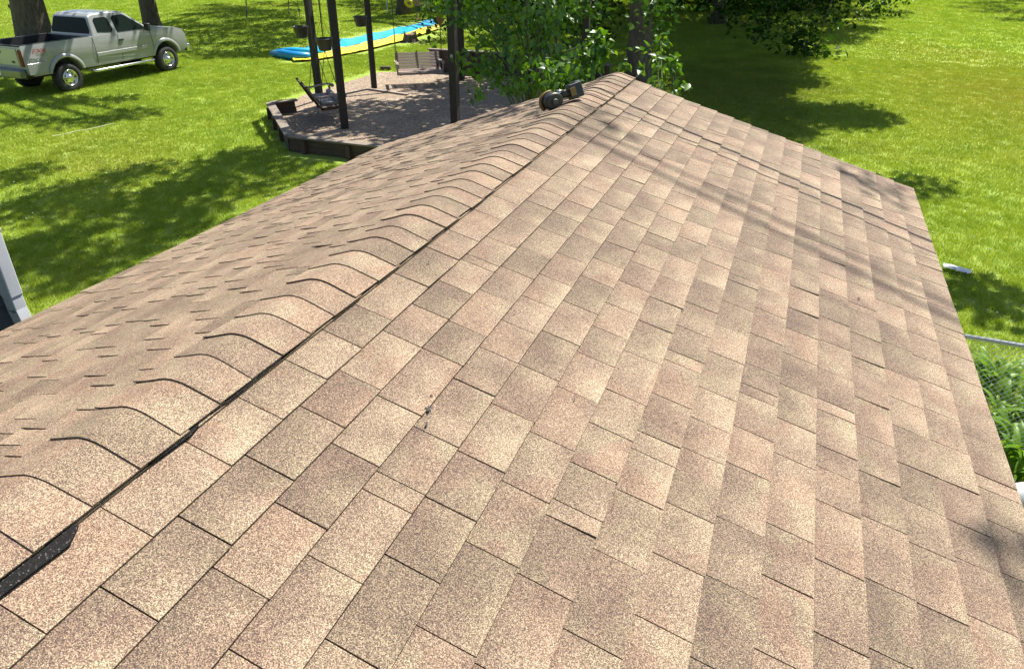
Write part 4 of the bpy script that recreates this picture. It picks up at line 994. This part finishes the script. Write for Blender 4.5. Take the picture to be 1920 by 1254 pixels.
# mulberry sapling just past the far gable: its leaves hang in front of the pergola
sb = Vector((-3.3, 8.9, 0)); t = thing("mulberry_sapling", "bushy sapling with broad drooping leaves left of the ridge's far end", "sapling", sb)
spec = [(835, 6, 9.6, .2), (870, 14, 9.4, .26), (905, 8, 9.2, .26), (940, 14, 8.8, .26), (985, 8, 8.4, .26), (1010, 45, 8.3, .22), (975, 60, 8.6, .22), (945, 62, 9.0, .2), (915, 50, 9.4, .14), (862, 38, 9.8, .1),
        (985, 110, 8.8, .2), (955, 115, 9.2, .2), (920, 100, 9.6, .2), (900, 120, 9.8, .12), (1005, 150, 8.4, .18), (960, 160, 9.0, .2), (925, 140, 9.4, .18), (1035, 20, 8.4, .2), (1030, 75, 8.4, .18), (1042, 112, 8.2, .12),
        (1052, 142, 7.4, .12), (1075, 132, 7.2, .09), (1098, 106, 7.2, .06), (1120, 78, 7.2, .04), (1045, 155, 7.4, .12), (1072, 150, 7.3, .1), (1108, 96, 7.2, .05), (1022, 125, 7.6, .12)]
C_ = [tuple(at(x, y, d)-sb) for x, y, d, r_ in spec]
rg = random.Random(77); CC = []
for (x, y, d, r_) in spec:
    for k in range(4): CC.append(tuple(at(x, y, d)-sb + Vector((rg.gauss(0, r_*.7), rg.gauss(0, r_*.9), rg.gauss(0, r_*.7)))))
ovate("crown", CC, 18, .16, .10, M_LEAFY, t, 78)
m = MB(); m.tube([(0, 0, -.05), (.03, -.05, 1.2), (-.02, 0, 2.3), (-.1, .1, 3.6), (-.1, .1, 4.6)], [.055, .045, .038, .03, .015], 8)
for c in C_:
    c = Vector(c); a = Vector((0, 0, max(.5, c.z-.9))); m.tube([a, a.lerp(c, .5)+Vector((0, 0, .18)), c], [.016, .011, .005], 5)
m.build("trunk", M_STEM, t, smooth=True)
sb = Vector((-1.0, 7.35, 0)); t = thing("mulberry_sapling", "slender leafy shoots rising just right of the ridge's far end", "sapling", sb)
spec = [(1238, 72, 7.6, .05), (1226, 88, 7.5, .09), (1218, 104, 7.4, .07), (1212, 128, 7.3, .06), (1232, 108, 7.4, .05), (1170, 120, 7.4, .03), (1266, 118, 7.0, .06), (1258, 135, 7.0, .09), (1245, 150, 7.0, .1), (1225, 150, 7.0, .1), (1262, 158, 6.9, .08), (1285, 178, 6.8, .06), (1262, 108, 7.0, .03), (1268, 128, 7.0, .03)]
CC = []; 
for (x, y, d, r_) in spec:
    for k in range(3): CC.append(tuple(at(x, y, d)-sb + Vector((rg.gauss(0, r_*.8), rg.gauss(0, r_), rg.gauss(0, r_*.8)))))
ovate("crown", CC, 5, .055, .09, M_LEAFY, t, 79)
m = MB()
for (x, y, d, r_) in spec[::2]:
    c = at(x, y, d)-sb; m.tube([(0, 0, 0), (c.x*.3, c.y*.3, c.z*.5), tuple(c)], [.02, .013, .004], 6)
m.build("stem", M_STEM, t, smooth=True)
# low thicket in the deep shade between the trees (undergrowth reads as one mass)
rg = random.Random(5); C_ = []
for k in range(240):
    p = gnd(rg.choice((rg.uniform(860, 1140), rg.uniform(1225, 1560))), rg.uniform(-8, 26)); C_.append((p.x, p.y, rg.uniform(.2, 2.2)))
o = leaves("undergrowth", C_, 70, 1.1, .28, M_LEAF, None, 61, .3); tag(o, kind='stuff')
# seedling beside the swing
def plant(base, n, hgt, wid, mat, label, cat, name, seed, group=None, droop=.9):
    """a tuft of arching strap leaves"""
    t_ = thing(name, label, cat, base, 0, group); rg = random.Random(seed); vs, fs = [], []
    for k in range(n):
        a = rg.uniform(0, 6.28); h = hgt*rg.uniform(.55, 1.1); out = h*rg.uniform(.35, .8)*droop; w_ = wid*rg.uniform(.6, 1.2); ca, sa = math.cos(a), math.sin(a); o = len(vs)
        bx, by = rg.uniform(-.09, .09), rg.uniform(-.09, .09)
        for j in range(7):
            s = j/6; r_ = out*s**1.6; z = h*(s - .42*droop*s**3); wj = w_*math.sin(math.pi*(.12+.86*s))**.8*(1 if j < 6 else .1)
            for q in (-1, 1): vs.append((bx+ca*r_-sa*q*wj, by+sa*r_+ca*q*wj, z + .25*wj))
            vs.append((bx+ca*r_, by+sa*r_, z))
        for j in range(6):
            b = o+3*j; fs += [(b, b+2, b+5, b+3), (b+2, b+1, b+4, b+5)]
    npmesh("leaves", np.array(vs), np.array(fs), mat, t_); return t_
plant(gnd(815, 94), 14, .42, .035, M_LEAFY, "small leafy plant in the grass behind the sunlit swing's right end", "plant", "garden_plant", 3)
# tall weeds along the fence below the right eave
wl = ["tall strap leaved weed clump at the fence nearest the plastic bag"]; rg = random.Random(14); k = 0
for (px, py) in ((1850, 715), (1872, 700), (1890, 745), (1868, 762), (1905, 790), (1886, 810), (1912, 838), (1898, 870), (1935, 760), (1930, 720), (1945, 830), (1850, 680), (1900, 690), (1880, 850), (1915, 900), (1960, 880)):
    p = gnd(px, py, .25); p.z = 0; k += 1
    plant(p, rg.randint(8, 12), rg.uniform(.35, .6), rg.uniform(.026, .044), M_WEED, "bright green strap leaved weed growing along the fence below the right eave", "weed", "weed_clump", 100+k, "weeds along the fence")
# ------------------------------------------------------------------ overhead service cables and their poles (outside the frame; their shadows cross the roof)
for nm_, px_, lb in (("utility_pole", 13.5, "tall timber utility pole on the right carrying cables over the building"), ("utility_pole", -17.5, "tall timber utility pole on the left carrying cables over the building")):
    t = thing(nm_, lb, "utility pole", (px_, 7.6, 0), 0, "utility poles")
    m = MB(); m.tube([(0, 0, 0), (0, 0, 13.2)], [.16, .11], 12); m.build("shaft", M_BARK, t, smooth=True)
    m = MB(); m.box((0, .9, 12.6), (.1, 4.2, .12)); m.box((0, -.6, 5.6), (.08, 2.2, .1)); m.build("crossarm", M_BARK, t)
for i, (yc, zc, r_, lb) in enumerate(((6.1, 4.8, .017, "thin low cable farther from the camera"), (5.9, 4.8, .011, "thin low cable nearer the camera"), (9.35, 12.0, .025, "thick high cable nearer the camera"), (9.66, 12.2, .02, "thick high cable farther from the camera"))):
    m = MB(); pts = []
    for k in range(33):
        q = k/32; x = 13.5 - 31*q; sag = .5*((x+1)/14)**2; pts.append((x, yc + .02*math.sin(x*1.7), zc + sag))
    m.tube(pts, r_, 6); tag(m.build("service_cable", M_CHAIN), "black service cable strung over the building, " + lb, "cable", "service cables over the roof")

# ------------------------------------------------------------------ grass
def make_tuft(name, n, rad, hgt, wd, seed):
    rg = random.Random(seed); vs, fs = [], []
    for k in range(n):
        r_ = rad*math.sqrt(rg.random()); a = rg.uniform(0, 6.28); bx, by = r_*math.cos(a), r_*math.sin(a); h = hgt*rg.uniform(.55, 1.15); b = rg.uniform(0, 6.28); ln = h*rg.uniform(.2, .75); w_ = wd*rg.uniform(.7, 1.3); f = rg.uniform(0, 6.28); o = len(vs)
        dx, dy = math.cos(b)*ln, math.sin(b)*ln; sx, sy = math.cos(f)*w_, math.sin(f)*w_
        vs += [(bx-sx, by-sy, 0), (bx+sx, by+sy, 0), (bx+dx*.4+sx*.8, by+dy*.4+sy*.8, h*.6), (bx+dx*.4-sx*.8, by+dy*.4-sy*.8, h*.6), (bx+dx, by+dy, h)]
        fs += [(o, o+1, o+2, o+3), (o+3, o+2, o+4)]
    me = bpy.data.meshes.new(name); me.from_pydata(vs, [], fs); me.update(); me.materials.append(M_GRASS); return bpy.data.objects.new(name, me)
def grass_area(name, tufts, cells, dens, seed):
    gc = bpy.data.collections.new(name+"_tufts")
    for o in tufts: gc.objects.link(o)
    m = MB()
    for (x, y, c) in cells: m.add([(x, y, .0), (x+c, y, .0), (x+c, y+c, .0), (x, y+c, .0)], [(0, 1, 2, 3)])
    me = bpy.data.meshes.new(name); me.from_pydata(m.v, [], m.f); me.update(); o = bpy.data.objects.new(name, me); COL.objects.link(o)
    ng = bpy.data.node_groups.new(name, 'GeometryNodeTree'); ng.interface.new_socket("Geometry", in_out='INPUT', socket_type='NodeSocketGeometry'); ng.interface.new_socket("Geometry", in_out='OUTPUT', socket_type='NodeSocketGeometry')
    n = ng.nodes; gi = n.new("NodeGroupInput"); go = n.new("NodeGroupOutput"); dp_ = n.new("GeometryNodeDistributePointsOnFaces"); dp_.inputs["Density"].default_value = dens; dp_.inputs["Seed"].default_value = seed
    ip = n.new("GeometryNodeInstanceOnPoints"); ci = n.new("GeometryNodeCollectionInfo"); ci.inputs["Collection"].default_value = gc; ci.inputs["Separate Children"].default_value = True; ci.inputs["Reset Children"].default_value = True
    ip.inputs["Pick Instance"].default_value = True
    rr = n.new("FunctionNodeRandomValue"); rr.data_type = 'FLOAT_VECTOR'; rr.inputs[0].default_value = (-.06, -.06, 0); rr.inputs[1].default_value = (.06, .06, 6.283)
    rs = n.new("FunctionNodeRandomValue"); rs.data_type = 'FLOAT'; rs.inputs[2].default_value = .7; rs.inputs[3].default_value = 1.15
    L = ng.links.new; L(gi.outputs[0], dp_.inputs[0]); L(dp_.outputs[0], ip.inputs["Points"]); L(ci.outputs[0], ip.inputs["Instance"]); L(rr.outputs[0], ip.inputs["Rotation"]); L(rs.outputs[1], ip.inputs["Scale"]); L(ip.outputs[0], go.inputs[0])
    md = o.modifiers.new("grass", 'NODES'); md.node_group = ng; me.materials.append(M_GRASS)
    return tag(o, kind='stuff')
def visible(x, y, pad=330):
    v = Vector((x, y, .05))-EYE; z = v.dot(FW)
    if z < .5: return False
    px, py = 960+F*v.dot(RT)/z, CY-F*v.dot(UP)/z
    return -pad < px < 1920+pad and -pad < py < 1254+pad
PADX = [(PC.x+(x-PC.x)*1.0, PC.y+(y-PC.y)*1.0) for x, y in PAD]
SLP = [(p.x, p.y) for p in U] + [(p.x, p.y) for p in reversed(LO)]
def okcell(x, y, c):
    for ax_ in (0, c):
        for ay in (0, c):
            if inpoly(x+ax_, y+ay, PADX) or inpoly(x+ax_, y+ay, SLP): return False
    cx, cy = x+c/2, y+c/2
    if RX-2.3 < cx < RX+2.2 and Y0 < cy < Y1-.2: return False
    if cx < hx+.1 and cy < hy+.1: return False
    return visible(cx, cy)
near, mid, far = [], [], []
c = .5
for i in range(-60, 60):
    for j in range(0, 120):
        x, y = i*c, j*c; d = math.hypot(x, y)
        if okcell(x, y, c):
            if d < 14: near.append((x, y, c))
            elif d < 30: mid.append((x, y, c))
c = 1.0
for i in range(-60, 30):
    for j in range(0, 75):
        x, y = i*c, j*c
        if math.hypot(x, y) >= 29.6 and math.hypot(x, y) < 75 and okcell(x, y, c): far.append((x, y, c))
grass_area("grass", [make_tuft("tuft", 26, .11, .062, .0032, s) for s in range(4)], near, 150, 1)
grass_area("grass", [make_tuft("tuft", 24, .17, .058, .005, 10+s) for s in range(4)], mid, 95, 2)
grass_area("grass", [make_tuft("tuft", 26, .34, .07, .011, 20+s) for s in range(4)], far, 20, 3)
# clover heads dotted over the lawn
rg = random.Random(8); vs, fs = [], []
for k in range(500):
    p = gnd(rg.uniform(0, 1920), rg.uniform(5, 600)**1.0)
    if inpoly(p.x, p.y, PAD) or p.length > 60: continue
    o = len(vs); r_ = rg.uniform(.008, .017); z = rg.uniform(.06, .1)
    for q in ((1, 0, 0), (0, 1, 0), (-1, 0, 0), (0, -1, 0), (0, 0, 1), (0, 0, -1)): vs.append((p.x+q[0]*r_, p.y+q[1]*r_, z+q[2]*r_))
    fs += [(o, o+1, o+4), (o+1, o+2, o+4), (o+2, o+3, o+4), (o+3, o, o+4), (o+1, o, o+5), (o+2, o+1, o+5), (o+3, o+2, o+5), (o, o+3, o+5)]
tag(npmesh("clover_flowers", np.array(vs), np.array(fs), plain("clover_white", (.42, .42, .33), .8)), kind='stuff')
